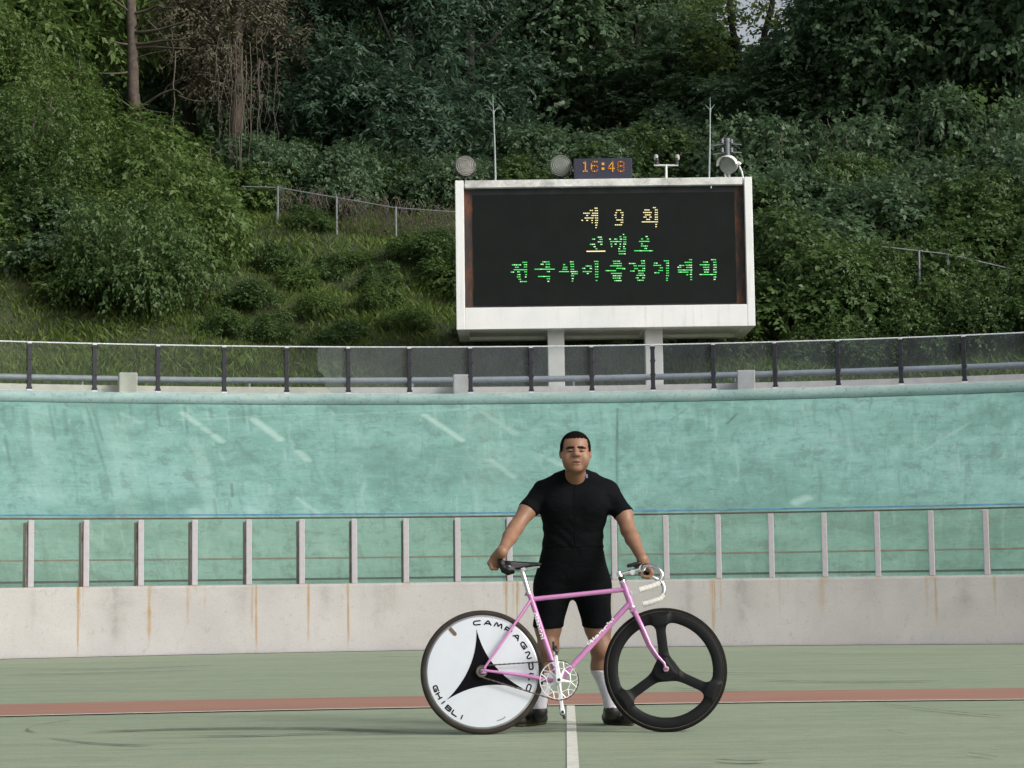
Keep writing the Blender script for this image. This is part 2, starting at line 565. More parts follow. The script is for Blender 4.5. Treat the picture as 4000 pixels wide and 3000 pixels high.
c = t.mix(t.ramp(n6, [(0.60, 0.0), (0.72, 0.22)]), c, (0.31, 0.45, 0.41))
n7 = t.noise(t.coord('UV', (1.0, 7.0, 1)), 2.6, 10, 0.82, 0.3)
c = t.mix(t.ramp(n7, [(0.36, 0.6), (0.44, 0.0)]), c, (0.085, 0.16, 0.135))
c = t.mix(t.ramp(n7, [(0.57, 0.0), (0.64, 0.35)]), c, (0.30, 0.46, 0.42))
n8 = t.noise(t.coord('UV', (1.0, 0.8, 1)), 2.6, 12, 0.84, 0.3)
c = t.mix(t.ramp(n8, [(0.42, 0.7), (0.475, 0.0)]), c, (0.11, 0.20, 0.175))
c = t.mix(t.ramp(n8, [(0.53, 0.0), (0.59, 0.28)]), c, (0.31, 0.47, 0.43))
c = t.mix(t.ramp(n4, [(0.64, 0.0), (0.70, 0.5)]), c, (0.12, 0.20, 0.165))
c = t.mix(t.math('MULTIPLY', t.attr('drip'), t.ramp(n3, [(0.3, 0.2), (0.6, 1.0)])), c, (0.06, 0.11, 0.085))
c = t.mix(t.math('MULTIPLY', t.attr('patch'), t.ramp(n4, [(0.3, 0.5), (0.6, 1.0)])), c, (0.40, 0.56, 0.50))
t.base(c); t.bump(n4, 0.2, 0.004)
MAT['track'] = t.m
n_v = 230
aw = np.concatenate([np.linspace(A0, -.56, 100)[:-1], np.linspace(-.56, .52, 1500), np.linspace(.52, A1, 100)[1:]]); n_s = len(aw); vv = np.linspace(0, RB1 - RB0, n_v)
V = np.stack([CX + np.sin(aw)[:, None] * (RB0 + vv), CY + np.cos(aw)[:, None] * (RB0 + vv), np.broadcast_to(ZB0 + vv * SLOPE, (n_s, n_v))], -1)
ii, jj = np.meshgrid(np.arange(n_s - 1), np.arange(n_v - 1), indexing='ij')
b = ii * n_v + jj
Q = np.stack([b, b + n_v, b + n_v + 1, b + 1], -1).reshape(-1, 4)
o = np_mesh('banked_track', V.reshape(-1, 3), Q, MAT['track'], smooth=True)
tag(o, kind='structure')
S2 = (aw[:, None] * (RB0 + 3)) * np.ones((1, n_v)); V2 = np.ones((n_s, 1)) * vv[None]
uvl = o.data.uv_layers.new(name='UVMap')
uvv = np.stack([S2, V2], -1).reshape(-1, 2)
uvl.data.foreach_set('uv', uvv[Q.ravel()].astype(np.float32).ravel())


def seg_mask(A, p, q, wd, s=1.0):
    a0, v0 = hit_bank(*p); a1, v1 = hit_bank(*q)
    x0, y0, x1, y1 = a0 * (RB0 + 3), v0, a1 * (RB0 + 3), v1
    dx, dy = x1 - x0, y1 - y0; L = dx * dx + dy * dy
    tt = np.clip(((S2 - x0) * dx + (V2 - y0) * dy) / L, 0, 1)
    d = np.hypot(S2 - x0 - tt * dx, V2 - y0 - tt * dy)
    A[:] = np.maximum(A, s * np.clip(1.5 - d / wd, 0, 1))


patch = np.zeros((n_s, n_v)); drip = np.zeros((n_s, n_v))
for p, q, wd, s in [((715, 1614), (775, 1658), .05, .9), ((795, 1672), (815, 1688), .05, .8), ((838, 1702), (865, 1724), .055, .9), ((990, 1638), (1095, 1716), .06, 1), ((1168, 1766), (1200, 1796), .06, .9),
                    ((1165, 1948), (1245, 2008), .035, .7), ((1660, 1622), (1805, 1720), .05, 1), ((1882, 1606), (1945, 1650), .06, .55), ((1985, 1675), (2008, 1692), .07, .7), ((1915, 1796), (2005, 1862), .05, .65),
                    ((480, 1616), (540, 1650), .05, .4), ((2150, 1795), (2200, 1820), .05, .55), ((3112, 1962), (3150, 1945), .08, .8), ((755, 2000), (785, 2015), .09, .6), ((975, 1990), (1010, 2000), .07, .5),
                    ((3610, 1760), (3790, 1650), .03, .35), ((460, 1660), (500, 2010), .18, .22), ((760, 1720), (830, 2010), .10, .3), ((150, 1620), (200, 1950), .15, .2), ((1890, 1590), (1930, 2000), .3, .18),
                    ((1300, 1620), (2000, 1590), .02, .35), ((700, 1640), (1300, 1612), .02, .3), ((1240, 2110), (1330, 2190), .12, .25), ((350, 2080), (410, 2140), .07, .35)]:
    seg_mask(patch, p, q, wd, s)
for p, q, wd, s in [((2412, 1595), (2412, 2230), .016, 1), ((330, 1560), (440, 1940), .02, .45), ((190, 1580), (215, 1720), .02, .5), ((365, 1600), (400, 1720), .02, .6), ((20, 1700), (40, 1820), .02, .5),
                    ((835, 1950), (845, 2010), .02, .6), ((905, 1890), (908, 1940), .02, .6), ((410, 1570), (330, 1562), .05, .5), ((150, 1560), (430, 1590), .14, .3), ((250, 1600), (260, 1700), .03, .4),
                    ((100, 1600), (120, 1780), .03, .4), ((1690, 1870), (1700, 1920), .03, .3), ((2840, 1655), (2880, 1615), .02, .8), ((2620, 1640), (2680, 1600), .015, .5), ((1850, 1590), (1900, 1610), .015, .6),
                    ((1500, 1800), (2050, 1850), .5, .20), ((1350, 1600), (1850, 1660), .35, .18), ((2600, 1950), (3000, 1990), .35, .22), ((3100, 1990), (3700, 1980), .15, .2), ((2700, 2190), (2780, 2130), .02, .45)]:
    seg_mask(drip, p, q, wd, s)
rg = np.random.default_rng(3)
for _ in range(70):
    px = rg.uniform(0, 4000); y0 = rg.uniform(1560, 1600); L = rg.uniform(20, 130)
    seg_mask(drip, (px, y0), (px + L * 0.12, y0 + L), rg.uniform(.012, .025), rg.uniform(.15, .5) * (1.0 if px < 1100 else 0.6))
attr(o, 'patch', patch * .65); attr(o, 'drip', drip)


def bank_line(name, v, wd, mat, lift=0.004):
    m = MB(); vs, fs = [], []
    nl = SLOPE / math.hypot(1, SLOPE); 
    for i in range(301):
        a = A0 + (A1 - A0) * i / 300
        for u in (v - wd / 2, v + wd / 2):
            vs.append(arc(RB0 + u - lift * nl, a, ZB0 + u * SLOPE + lift))
    for i in range(300): fs.append((2 * i, 2 * i + 2, 2 * i + 3, 2 * i + 1))
    m.add(vs, fs)
    return tag(m.build(name, mat), kind='structure')


bank_line('track_line', hit_bank(2000, 2003)[1], 0.032, plain('blue_line_paint', (0.075, 0.20, 0.32), 0.7, var=0.35, scale=6))
bank_line('track_line', hit_bank(2000, 2172)[1], 0.034, plain('red_line_paint', (0.175, 0.145, 0.12), 0.7, var=0.3, scale=6))
bank_line('track_line', hit_bank(2000, 2253)[1], 0.045, plain('black_line_paint', (0.03, 0.05, 0.05), 0.7, var=0.3, scale=6))
# flat blue strip between bank and wall
MAT['azur'] = plain('blue_apron_paint', (0.13, 0.21, 0.24), 0.7, var=0.2, scale=3)
ring_sheet('track_apron', (CX, CY), RW + 0.40, RB0 + 0.002, A0, A1, ZB0 - 0.002, MAT['azur'], 240)
# coping along the top of the bank
t = NT('pale_blue_coping'); t.set(0.8)
uv = t.coord('UV'); n1 = t.noise(t.coord('UV', (1, 3, 1)), 1.3, 8, 0.7, 0.3); n4 = t.noise(uv, 16, 5, 0.75); n3 = t.noise(t.coord('UV', (9, 1, 1)), 1.0, 5, 0.6)
c = t.ramp(n1, [(0.3, (0.20, 0.31, 0.30)), (0.55, (0.29, 0.41, 0.40)), (0.75, (0.40, 0.48, 0.47))])
c = t.mix(t.ramp(n3, [(0.60, 0.0), (0.75, 0.45)]), c, (0.17, 0.20, 0.18))
c = t.mix(t.ramp(n4, [(0.55, 0.0), (0.64, 0.6)]), c, (0.13, 0.165, 0.15))
t.base(c); t.bump(n4, 0.3, 0.004)
MAT['coping'] = t.m
COP = 0.165
cprof = [(RB1 + 0.03, ZB1 - 0.05), (RB1 + 0.03, ZB1 - 0.005), (RB1 - 0.025, ZB1 - 0.0), (RB1 - 0.02, ZB1 + COP * 0.9), (RB1 + 0.0, ZB1 + COP), (RB1 + 0.30, ZB1 + COP), (RB1 + 0.30, ZB1 - 0.3)]
n_s = 700; aw = np.linspace(A0, A1, n_s); rr = np.array([q[0] for q in cprof]); zz = np.array([q[1] for q in cprof]); mc = len(cprof)
V = np.stack([CX + np.sin(aw)[:, None] * rr, CY + np.cos(aw)[:, None] * rr, np.broadcast_to(zz, (n_s, mc))], -1)
ii, jj = np.meshgrid(np.arange(n_s - 1), np.arange(mc - 1), indexing='ij'); b = ii * mc + jj
Q = np.stack([b, b + mc, b + mc + 1, b + 1], -1).reshape(-1, 4)
o = np_mesh('track_kerb', V.reshape(-1, 3), Q, MAT['coping']); tag(o, kind='structure')
uvl = o.data.uv_layers.new(name='UVMap')
uvv = np.stack([np.broadcast_to((aw * RB1)[:, None], (n_s, mc)), np.broadcast_to(zz, (n_s, mc))], -1).reshape(-1, 2)
uvl.data.foreach_set('uv', uvv[Q.ravel()].astype(np.float32).ravel())
ZT = ZB1 + COP

# ---- inner railing: posts, clear sheets, top rail (one fence)
MAT['grey_post'] = plain('lilac_grey_post_paint', (0.42, 0.40, 0.43), 0.55, var=0.08, scale=20)
t = NT('rusty_channel'); t.set(0.8)
nz = t.noise(t.coord('Object', (3, 3, 1.5)), 3, 6, 0.7)
t.base(t.ramp(nz, [(0.40, (0.36, 0.33, 0.31)), (0.54, (0.24, 0.19, 0.155)), (0.70, (0.085, 0.05, 0.03))]))
MAT['rust'] = t.m
MAT['rail_dark'] = plain('dark_rail_steel', (0.09, 0.075, 0.065), 0.6, var=0.4, scale=5)
MAT['inner_glass'] = glass_mat('green_tinted_sheet', (0.93, 0.95, 0.91), 0.10, (0.36, 0.42, 0.36), 0.02)
PT = 1.655
fe = empty('railing_fence', arc(RW + 0.12, 0, WALL_TOP), 'inner glass railing of lilac grey posts standing on the low concrete wall', 'fence')


def fpart(mb, name, mat, parent, **kw):
    return attach(mb.build(name, mat, None, **kw), parent)


for k, a in enumerate(POST_A):
    m = MB()
    rz = -a
    m.box(arc(RW + 0.085, a, (WALL_TOP + PT) / 2), (0.072, 0.03, PT - WALL_TOP), rz)
    po = fpart(m, 'post', MAT['grey_post'], fe, bevel=0.008)
    m = MB()
    ao = a + max(-.0018, min(.0008, (a - .13) * .0034))
    m.box(arc(RW + 0.211, ao, (WALL_TOP + PT) / 2 - 0.012), (0.054, 0.22, PT - WALL_TOP - 0.03), rz)
    for zz_ in (0.04, 0.28, 0.62):
        m.box(arc(RW + 0.213, ao, PT - zz_ - 0.03), (0.060, 0.225, 0.012), rz)
    fpart(m, 'channel', MAT['rust'], po)
    m = MB(); m.tube([arc(RW + 0.085, a + .0021, PT - 0.15), arc(RW + 0.085, a + .0034, PT - 0.15)], 0.008, 8)
    fpart(m, 'bolt', MAT['rust'], po)
for k in range(len(POST_A) - 1):
    a0, a1 = POST_A[k] + 0.0005, POST_A[k + 1] - 0.0005
    m = MB()
    vs = []
    for r in (RW + 0.108, RW + 0.114):
        vs += [arc(r, a0, WALL_TOP + 0.012), arc(r, a1, WALL_TOP + 0.012), arc(r, a1, PT + 0.008), arc(r, a0, PT + 0.008)]
    m.add(vs, [(0, 1, 2, 3), (7, 6, 5, 4), (0, 4, 5, 1), (1, 5, 6, 2), (2, 6, 7, 3), (3, 7, 4, 0)])
    fpart(m, 'pane', MAT['inner_glass'], fe)
m = MB(); m.tube([arc(RW + 0.111, A, PT + 0.018) for A in np.linspace(POST_A[0], POST_A[-1], 60)], 0.011, 8)
fpart(m, 'top_rail', MAT['rail_dark'], fe, smooth=True)

# ---- outer fence on the coping: dark posts, glass panes, pale cap rail
MAT['blue_post'] = plain('blue_black_post', (0.013, 0.014, 0.024), 0.45, var=0.3, scale=20)
MAT['clamp'] = plain('dark_clamp', (0.012, 0.012, 0.018), 0.5, var=0.3, scale=20)
MAT['cap'] = plain('pale_cap', (0.62, 0.62, 0.66), 0.5, var=0.15, scale=20)
MAT['clear_glass'] = glass_mat('clear_pane', (0.92, 0.95, 0.92), 0.012, (0.30, 0.33, 0.30), 0.012)
MAT['film'] = glass_mat('milky_film', (0.92, 0.94, 0.95), 0.065, (0.42, 0.46, 0.50), 0.02)
MAT['film2'] = glass_mat('smoky_film', (0.90, 0.92, 0.94), 0.05, (0.38, 0.43, 0.46), 0.015)
OP_D = [-370, -225, -80, 63, 204, 341, 484, 619, 752, 884, 1016, 1147, 1278, 1410, 1541, 1674, 1810, 1946, 2083, 2222, 2362, 2504, 2646]
RF = RB1 + 0.10
OPA = [hit_cyl(D2(x), 1430, RF)[0] for x in OP_D]
FZ0, FZ1 = ZT + 0.005, ZT + 0.735
of = empty('glass_fence', arc(RF, 0, ZT), 'glass panel fence with blue-black posts along the top of the banked track', 'fence')
for k, a in enumerate(OPA):
    rz = -a
    m = MB(); m.box(arc(RF - 0.02, a, (FZ0 + FZ1) / 2), (0.066, 0.05, FZ1 - FZ0 - 0.05), rz)
    po = fpart(m, 'post', MAT['blue_post'], of, bevel=0.006)
    for f in (0.06, 0.36, 0.66, 0.94):
        m = MB(); m.box(arc(RF - 0.022, a, FZ0 + (FZ1 - FZ0) * f), (0.082, 0.062, 0.03), rz)
        fpart(m, 'clamp', MAT['clamp'], po)
    m = MB(); m.box(arc(RF - 0.02, a, FZ1 - 0.004), (0.06, 0.055, 0.03), rz)
    fpart(m, 'cap', MAT['cap'], po)
    m = MB(); m.box(arc(RF - 0.02, a, FZ0 + 0.012), (0.075, 0.07, 0.022), rz)
    fpart(m, 'base_plate', MAT['cap'], po)
for k in range(len(OPA) - 1):
    a0, a1 = OPA[k] + 0.0013, OPA[k + 1] - 0.0013
    vs = []
    for r in (RF + 0.012, RF + 0.022):
        vs += [arc(r, a0, FZ0 + 0.02), arc(r, a1, FZ0 + 0.02), arc(r, a1, FZ1), arc(r, a0, FZ1)]
    m = MB().add(vs, [(0, 1, 2, 3), (7, 6, 5, 4), (0, 4, 5, 1), (1, 5, 6, 2), (2, 6, 7, 3), (3, 7, 4, 0)])
    mid = OP_D[k]
    mt = MAT['clear_glass'] if mid < 640 else (MAT['film'] if mid < 1400 else MAT['film2'])
    pn = fpart(m, 'pane', mt, of)
    if OP_D[k] == 619:   # the film ends in a torn edge inside this pane
        edge = [(0.52, 1.0), (0.50, .9), (0.505, .78), (0.50, .66), (0.515, .55), (0.53, .47), (0.60, .42), (0.615, .32), (0.63, .2), (0.66, .12), (0.70, .05), (0.74, 0.0), (1, 0), (1, 1)]
        vs = [arc(RF + 0.006, a0 + (a1 - a0) * u, FZ0 + 0.02 + (FZ1 - FZ0 - 0.02) * v) for u, v in edge] + [arc(RF + 0.010, a0 + (a1 - a0) * u, FZ0 + 0.02 + (FZ1 - FZ0 - 0.02) * v) for u, v in edge]
        n = len(edge)
        m = MB().add(vs, [tuple(range(n)), tuple(range(2 * n - 1, n - 1, -1))] + [(i, i + n, (i + 1) % n + n, (i + 1) % n) for i in range(n)])
        c_ = fpart(m, 'film', MAT['film'], pn)
        c_['label'] = 'milky film with a torn left edge'
m = MB(); m.tube([arc(RF + 0.017, A, FZ1 + 0.008) for A in np.linspace(OPA[0], OPA[-1], 60)], 0.011, 8)
fpart(m, 'top_rail', MAT['cap'], of, smooth=True)

# ---- service path behind the fence: slab, kerb, guard rail with concrete blocks
MAT['conc'] = plain('grey_white_concrete', (0.56, 0.54, 0.53), 0.85, var=0.12, scale=5, bump=0.2)
MAT['conc_w'] = plain('white_concrete', (0.74, 0.73, 0.71), 0.8, var=0.1, scale=4, bump=0.15)
ring_sheet('path', (CX, CY), RB1 + 0.30, RB1 + 3.2, A0, A1, ZT - 0.02, plain('path_concrete', (0.3, 0.29, 0.27), 0.9, var=0.2, scale=3), 240)
m = MB(); vs, fs = [], []
for i in range(241):
    a = A0 + (A1 - A0) * i / 240
    vs += [arc(RB1 + 0.85, a, ZT - 0.03), arc(RB1 + 0.85, a, ZT + 0.185), arc(RB1 + 1.0, a, ZT + 0.185), arc(RB1 + 1.0, a, ZT - 0.03)]
for i in range(240):
    for k in range(3): fs.append((4 * i + k, 4 * i + 4 + k, 4 * i + 5 + k, 4 * i + 1 + k))
m.add(vs, fs); tag(m.build('kerb', MAT['conc']), kind='structure')
MAT['pipe'] = plain('grey_blue_pipe_paint', (0.22, 0.25, 0.29), 0.45, var=0.15, scale=9)
gr = empty('guard_rail', arc(RB1 + 1.4, 0, ZT), 'grey pipe guard rail on short posts behind the glass fence', 'guard rail')
m = MB(); m.tube([arc(RB1 + 1.35, A, ZT + 0.355 + 0.02 * math.sin(A * 5)) for A in np.linspace(A0, A1, 120)], 0.05, 12)
fpart(m, 'pipe', MAT['pipe'], gr, smooth=True)
for A in np.linspace(A0 * 0.5, A1 * 0.5, 13):
    m = MB(); m.tube([arc(RB1 + 1.35, A, ZT - 0.05), arc(RB1 + 1.35, A, ZT + 0.34)], 0.022, 8)
    fpart(m, 'post', MAT['pipe'], gr)
for xd, lab in ((276, 'pale concrete block on the guard rail left of the grassy slope'), (998, 'pale concrete block on the guard rail just left of the scoreboard column'), (1612, 'pale concrete block on the guard rail right of the scoreboard columns')):
    a, _ = hit_cyl(D2(xd), 1500, RB1 + 0.6)
    m = MB(); m.box(arc(RB1 + 0.62, a, ZT + 0.155), (0.28, 0.22, 0.40), -a)
    m.box(arc(RB1 + 1.05, a, ZT + 0.26), (0.16, 0.60, 0.14), -a)
    o = m.build('concrete_block', MAT['conc'], None, bevel=0.015)
    tag(o, lab, 'concrete block', 'concrete guard rail blocks')
# ------------------------------------------------------------------ scoreboard
YB = 33.55            # distance of the board's face


def ray_to_Y(px, py, Y): return P(px, py, Y)


bl = P(D2(985), D2(713), YB); br = P(D2(1631), D2(703), YB); tl = P(D2(984), D2(391), YB); tr_ = P(D2(1625), D2(381), YB)
XL, XR = (bl[0] + tl[0]) / 2, (br[0] + tr_[0]) / 2
ZBOT, ZTOP = (bl[2] + br[2]) / 2, (tl[2] + tr_[2]) / 2
t = NT('white_board_paint'); t.set(0.7)
n1 = t.noise(t.coord('Object', (1, 1, 1)), 1.2, 7, 0.65)
n2 = t.noise(t.coord('Object', (5, 1, 0.35)), 2.2, 6, 0.6)
n4 = t.noise(t.coord('Object'), 14, 6, 0.75)
c = t.ramp(n1, [(0.3, (0.70, 0.71, 0.71)), (0.7, (0.84, 0.85, 0.84))])
c = t.mix(t.ramp(n2, [(0.55, 0.0), (0.74, 0.42)]), c, (0.42, 0.42, 0.41))
c = t.mix(t.ramp(n4, [(0.62, 0.0), (0.72, 0.25)]), c, (0.35, 0.34, 0.32))
t.base(c); t.bump(n4, 0.15, 0.004)
MAT['board'] = t.m
t = NT('weathered_top_beam'); t.set(0.75)
n1 = t.noise(t.coord('Object', (1, 1, 1.2)), 3.0, 9, 0.78, 0.4); n2 = t.noise(t.coord('Object', (2.0, 1, 1)), 5.5, 8, 0.7, 0.8)
c = t.ramp(n1, [(0.36, (0.40, 0.40, 0.39)), (0.5, (0.62, 0.62, 0.60)), (0.64, (0.80, 0.80, 0.77))])
c = t.mix(t.ramp(n2, [(0.62, 0.0), (0.68, 0.7)]), c, (0.2, 0.2, 0.19))
t.base(c); MAT['beam'] = t.m
MAT['soffit'] = plain('grey_soffit', (0.80, 0.79, 0.75), 0.85, var=0.15, scale=3)
MAT['screen'] = plain('dark_led_panel', (0.008, 0.011, 0.010), 0.6, var=0.2, scale=3, spec=0.12)
t = NT('rusted_inner_frame'); t.set(0.85)
nz = t.noise(t.coord('Object', (2, 1, 0.8)), 2.2, 6, 0.7)
t.base(t.ramp(nz, [(0.4, (0.020, 0.020, 0.024)), (0.52, (0.05, 0.032, 0.026)), (0.68, (0.17, 0.055, 0.022))]))
MAT['rustframe'] = t.m
MAT['innerdark'] = plain('dark_inner_frame', (0.022, 0.022, 0.028), 0.7, var=0.5, scale=4)
DEP = 1.75
sb = empty('scoreboard', ((XL + XR) / 2, YB, ZT - 0.05), 'big white electronic scoreboard on two square columns above the banked track', 'scoreboard')


def spart(mb, name, mat, parent=sb, top=None, **kw):
    return attach(mb.build(name, mat, None, **kw), parent)


# opening of the face
ol = P(D2(1003), D2(540), YB)[0]; orr = P(D2(1611), D2(530), YB)[0]
ot = P(D2(1300), D2(402), YB)[2]; ob = P(D2(1300), D2(661), YB)[2]
FD = 0.30   # depth of the frame around the screen
m = MB(); m.box(((XL + XR) / 2, YB + FD / 2, (ot + ZTOP) / 2), (XR - XL - 0.32, FD, ZTOP - ot)); spart(m, 'top_beam', MAT['beam'], bevel=0.008)
m = MB(); m.box(((XL + ol) / 2, YB + FD / 2 - 0.003, (ZBOT + ZTOP) / 2), (ol - XL, FD, ZTOP - ZBOT + 0.004)); spart(m, 'side_frame', MAT['board'], bevel=0.01)
m = MB(); m.box(((XR + orr) / 2, YB + FD / 2 - 0.003, (ZBOT + ZTOP) / 2), (XR - orr, FD, ZTOP - ZBOT + 0.004)); spart(m, 'side_frame', MAT['board'], bevel=0.01)
m = MB(); m.box(((ol + orr) / 2, YB + FD / 2, (ob + ZBOT) / 2), (orr - ol, FD, ob - ZBOT)); spart(m, 'bottom_panel', MAT['board'], bevel=0.008)
# the box behind: roof, sides, back
m = MB()
m.box(((XL + XR) / 2, YB + FD + (DEP - FD) / 2, ZTOP - 0.05), (XR - XL - 0.02, DEP - FD, 0.09))
m.box((XL + 0.06, YB + FD + (DEP - FD) / 2, (ZBOT + ZTOP) / 2 - 0.05), (0.10, DEP - FD, ZTOP - ZBOT - 0.10))
m.box((XR - 0.06, YB + FD + (DEP - FD) / 2, (ZBOT + ZTOP) / 2 - 0.05), (0.10, DEP - FD, ZTOP - ZBOT - 0.10))
m.box(((XL + XR) / 2, YB + DEP - 0.02, (ZBOT + ZTOP) / 2 - 0.05), (XR - XL - 0.22, 0.06, ZTOP - ZBOT - 0.12))
spart(m, 'casing', MAT['soffit'])
# underside: ribbed soffit of beams around three recessed bays
C1 = (D2(1184), D2(1220)); C2 = (D2(1395), D2(1433))
YC = YB + 0.30
cx1 = (P(C1[0], 1450, YC)[0], P(C1[1], 1450, YC)[0]); cx2 = (P(C2[0], 1450, YC)[0], P(C2[1], 1450, YC)[0])
m = MB()
m.box(((XL + XR) / 2, YB + FD + (DEP - FD) / 2, ZBOT + 0.085), (XR - XL - 0.24, DEP - FD - 0.1, 0.05))
m.box(((XL + XR) / 2, YB + DEP - 0.12, ZBOT + 0.055), (XR - XL - 0.02, 0.20, 0.10))
for x_ in (XL + 0.10, XR - 0.10): m.box((x_, YB + FD + (DEP - FD) / 2 - .11, ZBOT + 0.055), (0.18, DEP - FD - 0.23, 0.10))
for cx in (cx1, cx2): m.box(((cx[0] + cx[1]) / 2, YB + FD + (DEP - FD) / 2 - 0.11, ZBOT + 0.05), (cx[1] - cx[0] + .04, DEP - FD - 0.24, 0.10))
spart(m, 'soffit', MAT['soffit'])
MAT['column'] = plain('column_paint', (0.60, 0.60, 0.58), 0.8, var=0.08, scale=3)
for cx in (cx1, cx2):
    wc = cx[1] - cx[0]
    m = MB(); m.box(((cx[0] + cx[1]) / 2, YC + wc / 2, (ZT - 0.1 + ZBOT + 0.01) / 2), (wc, wc, ZBOT + 0.01 - ZT + 0.1))
    spart(m, 'column', MAT['column'], bevel=0.012)
# screen recessed behind the frame
YS = YB + 0.09
sl = P(D2(1023), 900, YS)[0]; sr = P(D2(1588), 900, YS)[0]; st = P(D2(1300), D2(418), YS)[2]; sbm = P(D2(1300), D2(656), YS)[2]
m = MB(); m.box(((sl + sr) / 2, YS + 0.04, (st + sbm) / 2), (sr - sl, 0.08, st - sbm)); scr = spart(m, 'screen', MAT['screen'])
m = MB()
m.box(((ol + sl) / 2, YS + 0.05, (ot + ob) / 2), (sl - ol, 0.06, ot - ob)); spart(m, 'inner_frame', MAT['rustframe']); m = MB(); m.box(((orr + sr) / 2, YS + 0.05, (ot + ob) / 2), (orr - sr, 0.06, ot - ob))
spart(m, 'inner_frame', MAT['rustframe'])
m = MB()
m.box(((sl + sr) / 2, YS + 0.05, (ot + st) / 2), (sr - sl, 0.06, ot - st)); spart(m, 'inner_frame', MAT['innerdark']); m = MB(); m.box(((sl + sr) / 2, YS + 0.05, (ob + sbm) / 2), (sr - sl, 0.06, sbm - ob))
spart(m, 'inner_frame', MAT['innerdark'])
# small nozzles hanging at the top of the opening
MAT['lampwhite'] = plain('white_metal', (0.72, 0.73, 0.74), 0.4, var=0.08, scale=20)
for xd in (1215, 1536):
    p = P(D2(xd), D2(404), YB + 0.05); m = MB(); m.tube([(p[0], p[1], p[2] + 0.03), (p[0], p[1], p[2] - 0.02)], [0.008, 0.014], 8)
    spart(m, 'hook', MAT['lampwhite'])

# LED lettering: the lit dashes of every row
LZA = lambda x, y: (2200 + x / 3.16, 780 + y / 3.16)
LZB = lambda x, y: (1950 + x / 2.212, 750 + y / 2.212)
ROW1 = [(325, 370, 133), (385, 425, 105), (390, 432, 135), (245, 330, 167), (355, 432, 167), (280, 312, 195), (345, 432, 195), (262, 375, 226), (390, 432, 226), (222, 248, 255), (280, 312, 255), (345, 368, 255), (395, 432, 255), (350, 366, 284), (390, 430, 284), (395, 425, 314), (397, 414, 345),
        (655, 715, 130), (640, 668, 160), (705, 745, 160), (628, 660, 190), (720, 748, 190), (640, 662, 220), (715, 742, 220), (655, 742, 250), (708, 742, 280), (635, 728, 311),
        (1105, 1145, 98), (1000, 1068, 127), (1130, 1168, 127), (985, 1095, 158), (1130, 1170, 158), (1008, 1080, 188), (1128, 1170, 185), (990, 1030, 215), (1062, 1095, 215), (1130, 1170, 215), (1022, 1075, 244), (1128, 1170, 244), (970, 1170, 274), (1135, 1160, 305), (1135, 1158, 333)]
ROW2 = [(355, 395, 487), (425, 478, 463), (445, 487, 490), (425, 488, 521), (327, 395, 551), (455, 487, 551), (372, 405, 580), (395, 425, 608),
        (565, 592, 487), (630, 670, 487), (697, 730, 487), (690, 722, 458), (735, 755, 430), (742, 780, 463), (740, 780, 490), (578, 720, 517), (742, 780, 521), (580, 605, 548), (632, 662, 548), (695, 716, 548), (740, 778, 548), (590, 606, 577), (690, 716, 577), (738, 760, 580), (678, 705, 605), (740, 775, 605), (678, 772, 636), (685, 772, 668),
        (1013, 1045, 455), (958, 988, 485), (1030, 1062, 485), (935, 1065, 515), (958, 985, 545), (958, 1048, 572), (998, 1035, 602), (876, 1107, 631)]
ROW3 = [(200, 242, 608), (108, 190, 630), (210, 242, 628), (135, 170, 650), (212, 242, 648), (125, 242, 672), (98, 130, 692), (155, 182, 690), (215, 242, 690), (155, 185, 714), (222, 242, 714), (150, 185, 734), (220, 238, 734), (165, 190, 754), (178, 240, 774),
        (370, 435, 604), (357, 385, 624), (400, 440, 624), (305, 480, 667), (410, 440, 688), (400, 440, 648), (335, 440, 730), (410, 440, 750), (415, 435, 772),
        (610, 645, 603), (550, 572, 628), (612, 648, 624), (550, 590, 650), (615, 648, 645), (545, 590, 668), (615, 648, 668), (517, 603, 688), (615, 680, 688), (625, 680, 706), (620, 648, 724), (625, 645, 748), (625, 640, 770),
        (745, 800, 640), (715, 745, 660), (780, 803, 660), (720, 800, 688), (755, 775, 704), (818, 858, 600), (825, 858, 622), (825, 858, 645), (825, 858, 668), (828, 858, 690), (825, 858, 712), (828, 858, 734), (832, 850, 765),
        (980, 1045, 598), (985, 1060, 618), (958, 1060, 638), (1010, 1085, 660), (918, 1010, 680), (1060, 1090, 664), (965, 1060, 703), (980, 1060, 724), (980, 1050, 744), (992, 1058, 766),
        (1222, 1260, 595), (1120, 1180, 618), (1225, 1262, 616), (1160, 1190, 638), (1198, 1262, 638), (1165, 1200, 662), (1235, 1262, 660), (1130, 1170, 683), (1200, 1262, 680), (1200, 1250, 702), (1185, 1262, 720), (1178, 1205, 742), (1235, 1262, 742), (1192, 1250, 763),
        (1335, 1370, 615), (1330, 1400, 634), (1385, 1415, 655), (1375, 1415, 678), (1340, 1385, 698), (1420, 1468, 595), (1440, 1468, 615), (1440, 1468, 636), (1440, 1468, 658), (1442, 1468, 680), (1442, 1468, 700), (1440, 1468, 722), (1440, 1460, 745), (1440, 1458, 763),
        (1640, 1668, 585), (1600, 1668, 608), (1555, 1600, 635), (1610, 1668, 632), (1538, 1575, 650), (1615, 1668, 652), (1545, 1668, 674), (1545, 1635, 692), (1650, 1668, 692), (1615, 1635, 715), (1645, 1668, 712), (1648, 1668, 735), (1650, 1668, 757),
        (1830, 1875, 585), (1760, 1805, 605), (1848, 1878, 607), (1732, 1818, 629), (1850, 1880, 629), (1760, 1815, 650), (1850, 1880, 650), (1765, 1815, 671), (1848, 1878, 671), (1770, 1810, 692), (1850, 1880, 692), (1732, 1875, 713), (1850, 1876, 735), (1850, 1872, 755)]
